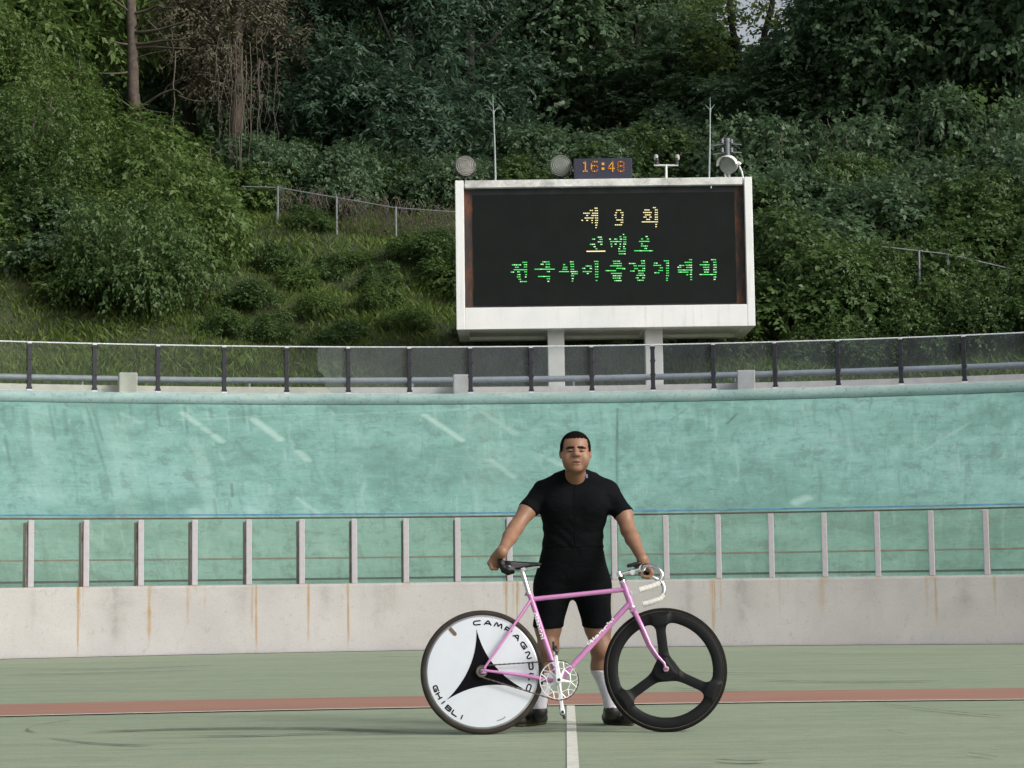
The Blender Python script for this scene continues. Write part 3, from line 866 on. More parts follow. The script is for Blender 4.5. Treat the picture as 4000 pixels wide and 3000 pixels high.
MAT['led_w'] = emis('led_warm_white', (0.80, 0.72, 0.38), 0.45)
MAT['led_m'] = emis('led_pale_green', (0.42, 0.72, 0.42), 0.6)
MAT['led_g'] = emis('led_green', (0.07, 0.60, 0.13), 0.5)
rl = random.Random(4)
for rows, zf, name in ((ROW1, LZA, 'w'), (ROW2, LZA, 'g'), (ROW3, LZB, 'g')):
    m = MB(); m2 = MB()
    for x0, x1, y in rows:
        p = P(*zf(x0, y), YS - 0.006); q = P(*zf(x1, y), YS - 0.006)
        L = q[0] - p[0]; long = L > 0.16
        nd = max(1, int(round(L / 0.030)))
        for i in range(nd):
            dx = L / nd
            tgt = m2 if (rl.random() < (0.12 if long else 0.3)) else m
            tgt.box((p[0] + dx * (i + .5), YS - 0.006, p[2] + (q[2] - p[2]) * (i + .5) / nd), (dx * (1.0 if long else 0.78), 0.008, 0.013 if long else 0.015))
    attach(m.build('lettering', MAT['led_' + name]), scr)
    attach(m2.build('lettering', MAT['led_m'] if name == 'g' else MAT['led_w']), scr)
m = MB()
p = P(*LZA(288, 638), YS - 0.007); q = P(*LZA(520, 638), YS - 0.007)
m.box(((p[0] + q[0]) / 2, YS - 0.007, p[2]), (q[0] - p[0], 0.008, 0.018)); attach(m.build('lettering', MAT['led_w']), scr)

# clock on the roof, on a grey tray
YK = YB + 0.15
kp0 = P(D2(1240), D2(384), YK); kp1 = P(D2(1365), D2(341), YK)
ck = empty('clock', ((kp0[0] + kp1[0]) / 2, YK, ZTOP), 'dark box clock with orange digits 16:48 on the scoreboard roof', 'clock')
MAT['clockbox'] = plain('navy_clock_case', (0.022, 0.024, 0.05), 0.6, var=0.2, scale=6)
MAT['led_o'] = emis('led_orange', (0.55, 0.25, 0.03), 0.38)
zc0, zc1 = ZTOP + 0.003, kp1[2]
m = MB(); m.box(((kp0[0] + kp1[0]) / 2, YK + 0.08, (zc0 + zc1) / 2), (kp1[0] - kp0[0], 0.16, zc1 - zc0))
o = spart(m, 'case', MAT['clockbox'], ck, ck, bevel=0.008)
SEG = {'1': ['b', 'foot'], '6': 'afedcg', '4': 'fgbc4', '8': 'abcdefg'}
m = MB()
wst = 0.021
yy = YK - 0.004


def kseg(x0, z0, x1, z1):
    a_ = Vector((x0, yy, z0)); b_ = Vector((x1, yy, z1)); d = (b_ - a_); L = d.length; n_ = max(2, int(L / 0.026) + 1)
    for i in range(n_):
        q = a_ + d * (i / (n_ - 1)); m.box((q.x, yy, q.z), (wst, 0.012, wst))


def KX(zx, zy): return P(1750 + zx / 3.16, 550 + zy / 3.16, yy)


def digit(x0, x1, strokes):
    for s_ in strokes:
        for i in range(len(s_) - 1):
            a_ = KX(x0 + (x1 - x0) * s_[i][0], 258 + 118 * s_[i][1]); b_ = KX(x0 + (x1 - x0) * s_[i + 1][0], 258 + 118 * s_[i + 1][1])
            kseg(a_[0], a_[2], b_[0], b_[2])


digit(1672, 1715, [[(0.1, .12), (.55, 0), (.55, 1)], [(0, 1), (1, 1)]])
digit(1770, 1845, [[(.9, 0), (.2, 0), (0, .2), (0, .85), (.2, 1), (.85, 1), (1, .85), (1, .55), (.85, .43), (.15, .43)]])
digit(1980, 2050, [[(.75, 1), (.75, 0), (0, .6), (0, .7), (1, .7)]])
digit(2095, 2170, [[(.2, 0), (.8, 0), (1, .15), (1, .33), (.8, .45), (.2, .45), (0, .33), (0, .15), (.2, 0)], [(.2, .45), (0, .6), (0, .85), (.2, 1), (.8, 1), (1, .85), (1, .6), (.8, .45)]])
for zy in (285, 345):
    q = KX(1913, zy); m.box((q[0], yy, q[2]), (0.045, 0.012, 0.04))
attach(m.build('digits', MAT['led_o']), ck)
MAT['tray'] = plain('lilac_grey_sheet_metal', (0.30, 0.29, 0.34), 0.5, var=0.15, scale=12)
a_ = P(D2(1172), D2(384), YK + 0.3); b_ = P(D2(1430), D2(376), YK + 0.3)
m = MB(); h_ = 0.075
m.add([(a_[0], YK + 0.02 + .17, ZTOP + .003), (b_[0], YK + .19, ZTOP + .003), (b_[0], YK + .5, ZTOP + .003), (a_[0], YK + .5, ZTOP + .003),
       (a_[0] + .10, YK + .22, ZTOP + h_), (b_[0] - .10, YK + .22, ZTOP + h_), (b_[0] - .1, YK + .47, ZTOP + h_), (a_[0] + .1, YK + .47, ZTOP + h_)],
      [(3, 2, 1, 0), (4, 5, 6, 7), (0, 1, 5, 4), (1, 2, 6, 5), (2, 3, 7, 6), (3, 0, 4, 7)])
tag(m.build('metal_tray', MAT['tray'], None, bevel=0.006), 'flat lilac-grey metal hood lying on the scoreboard roof behind the clock', 'metal tray')

# flood lights on the roof
MAT['dish'] = plain('dusty_dish_metal', (0.40, 0.40, 0.37), 0.5, var=0.2, scale=6)
t = NT('dusty_lens'); t.set(0.35)
nz = t.noise(t.coord('Object', (1, 1, 4)), 3, 6, 0.7)
t.base(t.ramp(nz, [(0.35, (0.16, 0.155, 0.14)), (0.65, (0.31, 0.31, 0.285))])); MAT['lens'] = t.m
MAT['lens2'] = plain('green_grey_lens', (0.19, 0.215, 0.19), 0.3, var=0.15, scale=5)
MAT['bracket'] = plain('dark_bracket', (0.05, 0.05, 0.05), 0.6, var=0.3, scale=20)


def flood(cxd, cyd, rpx, label, lens, Y):
    c = P(D2(cxd), D2(cyd), Y); r = D2(rpx) / FPX * Y
    fl = empty('flood_light', (c[0], c[1], ZTOP), label, 'flood light', 'flood lights on the scoreboard roof')
    def put(m, name, mat, **kw):
        return attach(m.build(name, mat, **kw), fl)
    m = MB(); m.lathe([(r, -0.02), (r * 1.02, 0.0), (r * .98, .05), (r * .8, .16), (r * .5, .24), (r * .3, .30), (r * .28, .42), (0.001, .43)], c, 'Y', 40)
    put(m, 'reflector', MAT['dish'], smooth=True)
    m = MB(); m.lathe([(0.001, -0.012), (r * .5, -0.014), (r * .93, -.004), (r * .99, 0.012)], c, 'Y', 40)
    for q in (.25, .45, .65, .82): m.lathe([(r * q, -0.012), (r * q + .008, -.02), (r * q + .016, -.012)], c, 'Y', 40)
    put(m, 'lens', lens, smooth=True)
    m = MB()
    m.tube([(c[0] - r * 1.03, c[1] + .12, c[2]), (c[0] - r * .85, c[1] + .14, c[2] - r * .8), (c[0], c[1] + .16, c[2] - r * 1.06), (c[0] + r * .85, c[1] + .14, c[2] - r * .8), (c[0] + r * 1.03, c[1] + .12, c[2])], 0.014, 8)
    m.tube([(c[0], c[1] + .16, c[2] - r * 1.05), (c[0], c[1] + .16, ZTOP)], 0.02, 8)
    put(m, 'bracket', MAT['bracket'])


flood(1005, 357, 22.5, 'dusty round flood light at the left corner of the scoreboard roof', MAT['lens'], YB + 0.35)
flood(1211, 356, 23.5, 'greenish round flood light next to the clock on the scoreboard roof', MAT['lens2'], YB + 0.35)
# third flood light, hooded and turned aside
c = P(D2(1573), D2(357), YB + 0.4)
fl = empty('flood_light', (c[0], c[1], ZTOP), 'hooded flood light with a bright white visor at the right end of the scoreboard roof', 'flood light', 'flood lights on the scoreboard roof')
def put(m, name, mat, **kw):
    return attach(m.build(name, mat, **kw), fl)
ax = Vector((-0.42, -0.85, -0.30)).normalized(); u_ = ax.cross(Vector((0, 0, 1))).normalized(); v_ = u_.cross(ax)
def orient(mb):
    mb.v = [tuple(Vector(c) + u_ * x + v_ * z + ax * (-y)) for x, y, z in mb.v]; return mb
r = 0.155
m = MB(); m.lathe([(r, 0), (r * .98, .05), (r * .82, .14), (r * .5, .22), (r * .35, .27), (r * .3, .36), (0.001, .37)], (0, 0, 0), 'Y', 36); put(orient(m), 'reflector', MAT['dish'], smooth=True)
m = MB(); m.lathe([(0.001, -0.02), (r * .5, -0.016), (r * .97, 0.0)], (0, 0, 0), 'Y', 36); put(orient(m), 'lens', MAT['lens2'], smooth=True)
m = MB(); vs, fs = [], []
for i in range(15):
    an = math.pi * (0.02 + 0.96 * i / 14)
    cs, sn = math.cos(an), math.sin(an)
    for y, rr_ in ((0.03, 1.06), (-0.20 + 0.10 * abs(cs), 1.10)):
        vs += [(r * rr_ * cs, y, r * rr_ * sn), (r * (rr_ + .03) * cs, y, r * (rr_ + .03) * sn)]
for i in range(14):
    k = 4 * i
    fs += [(k, k + 2, k + 6, k + 4), (k + 1, k + 5, k + 7, k + 3), (k + 2, k + 3, k + 7, k + 6), (k, k + 4, k + 5, k + 1)]
m.add(vs, fs); put(orient(m), 'visor', MAT['lampwhite'], smooth=True, autosmooth=40)
m = MB(); m.tube([(c[0] + .13, c[1] + .1, c[2] + .02), (c[0] + .19, c[1] + .1, c[2] + .06), (c[0] + .22, c[1] + .1, c[2] + .03)], [.02, .035, .028], 8)
m.tube([(c[0] + .20, c[1] + .1, c[2] + .0), (c[0] + .24, c[1] + .1, c[2] - .09), (c[0] + .27, c[1] + .1, ZTOP)], .014, 8); m.tube([(c[0] - .05, c[1] + .1, c[2] - .1), (c[0] - .02, c[1] + .1, ZTOP)], .014, 8)
put(m, 'bracket', MAT['lampwhite'])

# lightning rods
MAT['rod'] = plain('pale_green_grey_rod', (0.30, 0.34, 0.34), 0.45, var=0.15, scale=15)
for (xb, yb, xm, ym, xt, yt, lab) in ((1070.5, 387, 1066, 243, 1064.5, 204, 'thin lightning rod on the left half of the scoreboard roof'), (1531.5, 381, 1534, 238, 1534, 210, 'thin lightning rod beside the hooded flood light')):
    b_ = P(D2(xb), D2(yb), YB + 0.3); m_ = P(D2(xm), D2(ym), YB + 0.3); e_ = P(D2(xt), D2(yt), YB + 0.3); b_[2] = ZTOP
    lr = empty('lightning_rod', b_, lab, 'lightning rod', 'lightning rods on the scoreboard roof')
    m = MB(); m.tube([b_, (b_ + m_) / 2 + np.array([.004, 0, 0]), m_], [.017, .014, .010], 8); attach(m.build('pole', MAT['rod']), lr)
    m = MB(); m.tube([m_, e_], [.008, .004], 6)
    for sx in (-1, 1): m.tube([m_, m_ + np.array([sx * .08, 0.02, .10])], [.006, .004], 6)
    m.tube([m_ - np.array([0, 0, .03]), m_ + np.array([0, 0, .03])], .016, 8)
    attach(m.build('tip', MAT['rod']), lr)

# twin cameras on a T stand
b_ = P(D2(1439), D2(382), YB + 0.2); b_[2] = ZTOP
ts = empty('camera_stand', b_, 'white T shaped stand with two small cameras on the scoreboard roof', 'camera stand')
def put(m, name, mat, parent=ts, **kw):
    return attach(m.build(name, mat, **kw), parent)
k1 = P(D2(1439), D2(357), YB + .2)
m = MB(); m.tube([b_, k1], [.022, .018], 10); xa = P(D2(1413), D2(357), YB + .2); xb_ = P(D2(1465), D2(357), YB + .2)
m.tube([xa, xb_], .014, 8); put(m, 'stand', MAT['lampwhite'])
for xd, s_ in ((1419, -1), (1462, 1)):
    q = P(D2(xd), D2(355), YB + .2)
    m = MB(); m.tube([q, q + np.array([0, 0, .05])], .03, 10); m.tube([q + np.array([0, -.03, .05]), q + np.array([0, -.03, .10])], .026, 10); cm = put(m, 'camera', MAT['bracket'])
    m = MB(); m.tube([q + np.array([s_ * .012, 0, .08]), q + np.array([s_ * .012, 0, .15]), q + np.array([s_ * .012, 0, .165])], [.036, .036, .022], 12); put(m, 'housing', plain('camera_housing', (.42, .42, .42), .5), cm, smooth=True, autosmooth=40)

# utility pole with cross arms behind the board
q0 = P(D2(1571), D2(305), 37.0); 
up = empty('utility_pole', (q0[0], 37.0, ZT), 'grey utility pole with cross arms rising behind the right end of the scoreboard', 'utility pole')
def put(m, name, mat, **kw):
    return attach(m.build(name, mat, **kw), up)
MAT['upole'] = plain('blue_grey_pole', (0.15, 0.165, 0.18), 0.5, var=0.15, scale=8)
m = MB(); m.tube([(q0[0], 37, ZT - .3), (q0[0], 37, q0[2])], [.06, .045], 14); m.tube([(q0[0], 37, q0[2] - .02), (q0[0], 37, q0[2] + .05)], [.055, .05], 14); put(m, 'pole', MAT['upole'], smooth=True, autosmooth=40)
for zd, y0, y1 in ((311, 314, 313), (330, 333, 330)):
    m = MB()
    L_ = P(D2(1540), D2(y0 + 1), 37.0); M1 = P(D2(1571), D2(zd - 1), 37.0); R_ = P(D2(1602), D2(y1), 37.0)
    m.tube([L_, M1], .014, 8); m.tube([M1, R_], .014, 8); put(m, 'cross_arm', MAT['upole'])
    for xd in (1560, 1580):
        p = P(D2(xd), D2(zd - 1), 37); m = MB(); m.tube([p, p + np.array([0, 0, .08])], [.035, .03], 8)
        put(m, 'insulator', plain('insulator_glaze', (.10, .10, .16), .25))
# ------------------------------------------------------------------ surfaces grown from signed distances
def surface_nets(f, org, h):
    ins = f < 0
    nx, ny, nz = f.shape
    cnt = np.zeros((nx - 1, ny - 1, nz - 1), dtype=np.int8)
    for dx in (0, 1):
        for dy in (0, 1):
            for dz in (0, 1):
                cnt += ins[dx:nx - 1 + dx, dy:ny - 1 + dy, dz:nz - 1 + dz]
    act = (cnt > 0) & (cnt < 8)
    I = np.argwhere(act)
    idx = np.full(act.shape, -1, dtype=np.int32)
    idx[act] = np.arange(len(I))
    corners = [(0, 0, 0), (1, 0, 0), (0, 1, 0), (1, 1, 0), (0, 0, 1), (1, 0, 1), (0, 1, 1), (1, 1, 1)]
    val = {c: f[I[:, 0] + c[0], I[:, 1] + c[1], I[:, 2] + c[2]] for c in corners}
    acc = np.zeros((len(I), 3)); n = np.zeros(len(I))
    for c in corners:
        for ax in range(3):
            if c[ax]: continue
            d = list(c); d[ax] = 1; d = tuple(d)
            a, b = val[c], val[d]
            x = (a < 0) != (b < 0)
            t = np.where(x, a / np.where(a - b == 0, 1, a - b), 0)
            p = np.tile(np.array(c, float), (len(I), 1)); p[:, ax] += t
            acc[x] += p[x]; n[x] += 1
    V = (I + acc / n[:, None]) * h + np.array(org)
    quads = []
    for ax in range(3):
        o1, o2 = [(1, 2), (2, 0), (0, 1)][ax]
        s0 = [slice(1, -1)] * 3; s1 = [slice(1, -1)] * 3
        s0[ax] = slice(0, -1); s1[ax] = slice(1, None)
        a, b = ins[tuple(s0)], ins[tuple(s1)]
        for flip in (False, True):
            E = np.argwhere((a & ~b) if not flip else (~a & b))
            if len(E) == 0: continue
            off = np.array([1, 1, 1]); off[ax] = 0
            E = E + off
            q = []
            for d1, d2 in ((-1, -1), (0, -1), (0, 0), (-1, 0)):
                e = E.copy(); e[:, o1] += d1; e[:, o2] += d2
                q.append(idx[e[:, 0], e[:, 1], e[:, 2]])
            q = np.stack(q, 1)
            quads.append(q[:, ::-1] if flip else q)
    return V, np.concatenate(quads)


class SDF:
    def __init__(s, lo, hi, h):
        s.lo = np.array(lo, float); s.h = h
        n = np.ceil((np.array(hi) - s.lo) / h).astype(int) + 1
        s.f = np.full(n, 0.2, dtype=np.float32)
        s.ax = [s.lo[i] + np.arange(n[i]) * h for i in range(3)]

    def clone(s):
        c = SDF.__new__(SDF); c.lo, c.h, c.ax = s.lo, s.h, s.ax
        c.f = np.full(s.f.shape, 0.2, dtype=np.float32); return c

    def sub(s, lo, hi):
        sl = []
        for i in range(3):
            a = max(0, int((lo[i] - s.lo[i]) / s.h)); b = min(s.f.shape[i], int((hi[i] - s.lo[i]) / s.h) + 2)
            sl.append(slice(a, max(b, a)))
        X = s.ax[0][sl[0]][:, None, None]; Y = s.ax[1][sl[1]][None, :, None]; Z = s.ax[2][sl[2]][None, None, :]
        return tuple(sl), X, Y, Z

    def put(s, sl, d, k, op='u'):
        a = s.f[sl]
        if op == 'u':
            hh = np.maximum(k - np.abs(a - d), 0) / max(k, 1e-6)
            s.f[sl] = np.minimum(a, d) - hh * hh * k * 0.25
        else:
            d = -d
            hh = np.maximum(k - np.abs(a - d), 0) / max(k, 1e-6)
            s.f[sl] = np.maximum(a, d) + hh * hh * k * 0.25

    def cone(s, p, q, r0, r1, k=0.01, op='u', sq=None):
        p = np.array(p, float); q = np.array(q, float)
        mg = max(r0, r1) + k + 0.03
        sl, X, Y, Z = s.sub(np.minimum(p, q) - mg, np.maximum(p, q) + mg)
        d = q - p; L = max(float(d @ d), 1e-9)
        t = np.clip(((X - p[0]) * d[0] + (Y - p[1]) * d[1] + (Z - p[2]) * d[2]) / L, 0, 1)
        dist = np.sqrt((X - p[0] - t * d[0]) ** 2 + (Y - p[1] - t * d[1]) ** 2 + (Z - p[2] - t * d[2]) ** 2) - (r0 + (r1 - r0) * t)
        s.put(sl, dist, k, op); return s

    def chain(s, pts, rs, k=0.01):
        for i in range(len(pts) - 1): s.cone(pts[i], pts[i + 1], rs[i], rs[i + 1], k)
        return s

    def ell(s, c, r, k=0.01, op='u', rot=None):
        c = np.array(c, float); r = np.array(r, float)
        mg = r.max() + k + 0.03
        sl, X, Y, Z = s.sub(c - mg, c + mg)
        x, y, z = X - c[0], Y - c[1], Z - c[2]
        if rot is not None:
            Rm = np.array(rot.to_matrix() if hasattr(rot, 'to_matrix') else rot).T
            x, y, z = (Rm[0, 0] * x + Rm[0, 1] * y + Rm[0, 2] * z, Rm[1, 0] * x + Rm[1, 1] * y + Rm[1, 2] * z, Rm[2, 0] * x + Rm[2, 1] * y + Rm[2, 2] * z)
        q = np.sqrt((x / r[0]) ** 2 + (y / r[1]) ** 2 + (z / r[2]) ** 2)
        g = np.sqrt((x / r[0] ** 2) ** 2 + (y / r[1] ** 2) ** 2 + (z / r[2] ** 2) ** 2) + 1e-6
        s.put(sl, q * (q - 1) / g, k, op); return s

    def loft(s, secs, k=0.03, n=2.4, infl=0.0, op='u'):
        """secs: (z, xc, yc, a, b) sorted by z: stacked superellipses"""
        secs = sorted(secs); A = np.array(secs)
        lo = (A[:, 1] - A[:, 3]).min() - 0.06, (A[:, 2] - A[:, 4]).min() - 0.06, A[0, 0] - 0.06
        hi = (A[:, 1] + A[:, 3]).max() + 0.06, (A[:, 2] + A[:, 4]).max() + 0.06, A[-1, 0] + 0.06
        sl, X, Y, Z = s.sub(lo, hi)
        z = Z.ravel()
        # smooth interpolation of the section values
        def ip(col):
            from_z = np.interp(z, A[:, 0], A[:, col])
            ker = np.exp(-np.linspace(-2, 2, 9) ** 2); ker /= ker.sum()
            pad = np.pad(from_z, 4, mode='edge')
            return np.convolve(pad, ker, 'valid')[None, None, :]
        xc, yc, a, b = ip(1), ip(2), ip(3) + infl, ip(4) + infl
        q = (np.abs((X - xc) / a) ** n + np.abs((Y - yc) / b) ** n) ** (1 / n)
        d = (q - 1) * np.minimum(a, b) * 0.9
        d = np.maximum(d, np.maximum(A[0, 0] - Z, Z - A[-1, 0]))
        s.put(sl, d, k, op); return s

    def plane(s, p, nrm, k=0.004):
        """keep the side opposite to nrm"""
        p = np.array(p, float); nrm = np.array(nrm, float); nrm /= np.linalg.norm(nrm)
        X = s.ax[0][:, None, None]; Y = s.ax[1][None, :, None]; Z = s.ax[2][None, None, :]
        d = (X - p[0]) * nrm[0] + (Y - p[1]) * nrm[1] + (Z - p[2]) * nrm[2]
        s.f = np.maximum(s.f, d).astype(np.float32); return s

    def mesh(s, name, mat, parent=None):
        f = np.pad(s.f, 1, constant_values=0.2)
        V, Q = surface_nets(f, s.lo - s.h, s.h)
        o = np_mesh(name, V, Q, mat, None, smooth=True)
        if parent is not None: attach(o, parent)
        return o
# ------------------------------------------------------------------ the bicycle, leaned slightly back towards its rider
LEAN = R(7)
b0 = G(1886, 2870)
b0 = np.array([b0[0], b0[1], 0.0])
BN = np.array([0, math.cos(LEAN), -math.sin(LEAN)]); BZ = np.array([0, math.sin(LEAN), math.cos(LEAN)])


def B(px, py, y=0.0):
    """photo pixel -> bicycle coordinates on its plane, shifted sideways by y"""
    d = ray(px, py)
    t = (BN @ (b0 - CP) + y) / (BN @ d)
    p = CP + d * t - b0
    return Vector((p[0], y, float(p @ BZ)))


def BW(v):
    return b0 + np.array([v[0], 0, 0]) + BN * v[1] + BZ * v[2]


bike = empty('bicycle', b0, 'pink track bicycle with a white disc rear wheel and a black three-spoke front wheel', 'bicycle')
bike.rotation_euler = (-LEAN, 0, 0)
WR = 0.335
HR = Vector((0, 0, WR)); fh = B(2599, 2606); HF = Vector((fh.x, 0, WR))
t = NT('pink_frame_paint'); t.set(0.22, 0.0, 0.6)
nz = t.noise(t.coord('Object'), 12, 4, 0.6)
t.base(t.ramp(nz, [(0.3, (0.50, 0.190, 0.43)), (0.7, (0.57, 0.235, 0.49))]))
t.b.inputs['Coat Weight'].default_value = 0.5; t.b.inputs['Coat Roughness'].default_value = 0.1
PINK = t.m
CHROME = plain('polished_alloy', (0.78, 0.78, 0.79), 0.2, 1.0, 0.06, 25)
ALLOY = plain('satin_alloy', (0.72, 0.73, 0.75), 0.38, 0.75, 0.08, 25)
BLK = plain('black_plastic', (0.012, 0.012, 0.013), 0.45, var=0.3, scale=25)
LEATHER = plain('black_saddle_leather', (0.012, 0.012, 0.0135), 0.45, var=0.2, scale=18, spec=0.25)
TAPE = plain('white_bar_tape', (0.70, 0.69, 0.64), 0.7, var=0.1, scale=30)
CARBON = plain('black_carbon', (0.0070, 0.0076, 0.0088), 0.5, var=0.2, scale=10, spec=0.16)
DISC = plain('white_disc', (0.62, 0.66, 0.72), 0.35, var=0.03, scale=8)
DECAL = plain('black_decal', (0.004, 0.0035, 0.006), 0.6, var=0.2, scale=20, spec=0.08)
RIM = plain('grey_rim', (0.36, 0.37, 0.39), 0.4, 0.5, 0.15, 25)
TYRE_R = plain('dark_brown_tyre', (0.024, 0.0175, 0.012), 0.8, var=0.5, scale=14)
TYRE_F = plain('black_tyre', (0.008, 0.0075, 0.0075), 0.75, var=0.35, scale=14, spec=0.15)
TAN = plain('tan_sidewall', (0.045, 0.038, 0.026), 0.8, var=0.25, scale=14)
CHAINM = plain('oily_chain', (0.13, 0.10, 0.08), 0.45, 0.6, 0.4, 60)

# --- frame: one mesh of brazed tubes
BBn = B(2183, 2656, -0.07); BB = Vector((BBn.x, 0, BBn.z))
SC_ = B(2075, 2338); HT = B(2434, 2276); HB = B(2469, 2373)
TTh = B(2441, 2303); DTh = B(2458, 2358)
m = MB()
m.tube([B(2069, 2321), SC_, BB], [0.0160, 0.0145, 0.0145], 16)
m.tube([SC_ + Vector((0.005, 0, -.004)), TTh], 0.0130, 16)
m.tube([BB, DTh], 0.0156, 16)
m.tube([HT, HB], 0.0178, 18)
m.tube([BB + Vector((0, -.036, 0)), BB + Vector((0, .036, 0))], 0.021, 18)
for s in (-1, 1):
    d_ = Vector((0.012, s * .058, WR + .004))
    m.tube([SC_ + Vector((-.004, s * .012, -.012)), SC_ * .5 + d_ * .5 + Vector((0, s * .014, 0)), d_ + Vector((0, 0, .012))], [.0080, .0078, .0065], 12)
    m.tube([BB + Vector((-.03, s * .026, .0)), BB * .5 + d_ * .5 + Vector((0, s * .012, .003)), d_], [.0110, .0105, .0065], 12)
    m.box(d_ + Vector((-.003, 0, -.004)), (.03, .005, .024))
for p_ in (SC_, TTh, DTh): m.tube([p_ + Vector((-.012, 0, 0)), p_ + Vector((.012, 0, 0))], .010, 10)
frame = m.build('frame', PINK, bike, smooth=True, autosmooth=50)
m = MB(); q = B(2053, 2321); m.tube([q + Vector((-.004, 0, 0)), B(2068, 2321)], .009, 10); m.build('seat_clamp', plain('dark_lilac_clamp', (.16, .10, .17), .4), bike)
m = MB(); m.tube([HT, HT + (HT - HB).normalized() * .012], [.020, .0185], 18); m.build('headset', CHROME, bike, smooth=True, autosmooth=40)
m = MB(); dh = (HT - HB).normalized(); m.tube([HB + dh * .006, HB - dh * .004, HB - dh * .009], [.0195, .0215, .018], 18); m.build('headset', CHROME, bike, smooth=True, autosmooth=40)
m = MB(); m.tube([HT + dh * .012, HT + dh * .034], [.0165, .0165], 16); m.build('spacer', BLK, bike)
# badge on the head tube
m = MB(); q = B(2458, 2316); m.box(q + Vector((.012, -.012, 0)), (.012, .006, .018)); m.build('head_badge', CHROME, frame)
# fork
m = MB()
cr_ = HB - dh * .012
for s in (-1, 1):
    pts = [cr_ + Vector((0, s * .012, .004))] + [B(x, y) + Vector((0, s * yy_, 0)) for x, y, yy_ in ((2480, 2397, .040), (2513, 2466, .046), (2537, 2522, .049), (2566, 2566, .051), (2592, 2594, .052))] + [HF + Vector((-.002, s * .052, .004))]
    m.tube(pts, [.012, .0128, .0122, .0108, .009, .0075, .0068], 14)
    m.box(HF + Vector((-.002, s * .052, 0)), (.02, .005, .024))
m.tube([cr_ + Vector((0, -.04, -.008)), cr_ + Vector((0, 0, .004)), cr_ + Vector((0, .04, -.008))], [.013, .016, .013], 12)
m.build('fork', PINK, bike, smooth=True, autosmooth=50)


def text2d(s, size, bold=0.0):
    cu = bpy.data.curves.new('t', 'FONT'); cu.body = s; cu.size = size; cu.offset = bold; cu.resolution_u = 4
    ob = bpy.data.objects.new('t', cu); COL.objects.link(ob)
    bpy.context.view_layer.update()
    me = bpy.data.meshes.new_from_object(ob)
    vs = [(v.co.x, v.co.y) for v in me.vertices]; fs = [tuple(p.vertices) for p in me.polygons]
    bpy.data.objects.remove(ob); bpy.data.curves.remove(cu); bpy.data.meshes.remove(me)
    return vs, fs


# lettering on down tube and seat tube, wrapped on the tubes
LETW = plain('white_lettering', (0.80, 0.80, 0.80), 0.4, var=0.03)


def tube_text(s, p, q, r, hgt, sx, flip=False):
    vs, fs = text2d(s, 1.0, 0.03)
    x0 = min(v[0] for v in vs); x1 = max(v[0] for v in vs)
    d = (q - p); L = d.length; d.normalize()
    up_ = Vector((0, -1, 0)).cross(d); 
    if up_.z < 0: up_ = -up_
    m = MB(); out = []
    for x, y in vs:
        u = (x - x0) / (x1 - x0) * L; a_ = (y - 0.36) * hgt / r
        out.append(p + d * u + up_ * (math.sin(a_) * (r + .0012)) + Vector((0, -1, 0)) * (math.cos(a_) * (r + .0012)))
    m.add(out, fs); m.build('lettering', LETW, frame)


tube_text('Bianchi', B(2296, 2519), B(2398, 2418), .0156, .034, 1)
tube_text('Bianchi', B(2120, 2492), B(2092, 2395), .0147, .024, 1) if False else tube_text('Bianchi', B(2091, 2392), B(2122, 2497), .0147, .030, 1)

# --- rear wheel: white disc, rim, tyre, decals
def ysurf(r): return -(0.0135 + 0.008 * (1 - r / 0.296))


m = MB(); prof = [(0.001, -.0215), (0.02, ysurf(.02)), (0.1, ysurf(.1)), (0.2, ysurf(.2)), (0.296, ysurf(.296)), (0.297, 0), (0.296, -ysurf(.296)), (0.1, -ysurf(.1)), (0.001, .0215)]
m.lathe(prof, HR, 'Y', 160)
disc = m.build('wheel', DISC, bike, smooth=True, autosmooth=40)
disc['label'] = 'white disc rear wheel with a black three-pointed star'
m = MB(); m.lathe([(.2955, -.0128), (.307, -.011), (.309, 0), (.307, .011), (.2955, .0128)], HR, 'Y', 160); m.build('rim', RIM, disc, smooth=True)
m = MB(); m.lathe([(.3095 + .0125 * (1 - math.cos(a_ * .5236)) * 1.02, -.0125 * math.sin(a_ * .5236)) for a_ in range(0, 7)], HR, 'Y', 160)
m = MB(); m.lathe([(.306, -.009), (.311, -.0115), (.320, -.0125), (.329, -.008), (.335, 0), (.329, .008), (.320, .0125), (.311, .0115), (.306, .009)], HR, 'Y', 160); tr0 = m.build('tyre', TYRE_R, disc, smooth=True)
tips = [(R(97), .234), (R(217.5), .246), (R(337), .246)]
bound = []
for i in range(3):
    (a0, r0), (a1, r1) = tips[i], tips[(i + 1) % 3]
    if a1 < a0: a1 += 2 * math.pi
    am = (a0 + a1) / 2; c_ = (.026 * math.cos(am), .026 * math.sin(am))
    p_ = (r0 * math.cos(a0), r0 * math.sin(a0)); q_ = (r1 * math.cos(a1), r1 * math.sin(a1))
    for k in range(40):
        u = k / 40
        bound.append(((1 - u) ** 2 * p_[0] + 2 * u * (1 - u) * c_[0] + u * u * q_[0], (1 - u) ** 2 * p_[1] + 2 * u * (1 - u) * c_[1] + u * u * q_[1]))
vs, fs = [], []
NR = 14; nb = len(bound)
for j in range(NR + 1):
    f = (j + .02) / (NR + .02)
    for x, z in bound:
        r = math.hypot(x, z) * f; vs.append((HR.x + x * f, ysurf(r) - .0012, HR.z + z * f))
for j in range(NR):
    for k in range(nb): fs.append((j * nb + k, j * nb + (k + 1) % nb, (j + 1) * nb + (k + 1) % nb, (j + 1) * nb + k))
MB().add(vs, fs).build('star_decal', DECAL, disc)


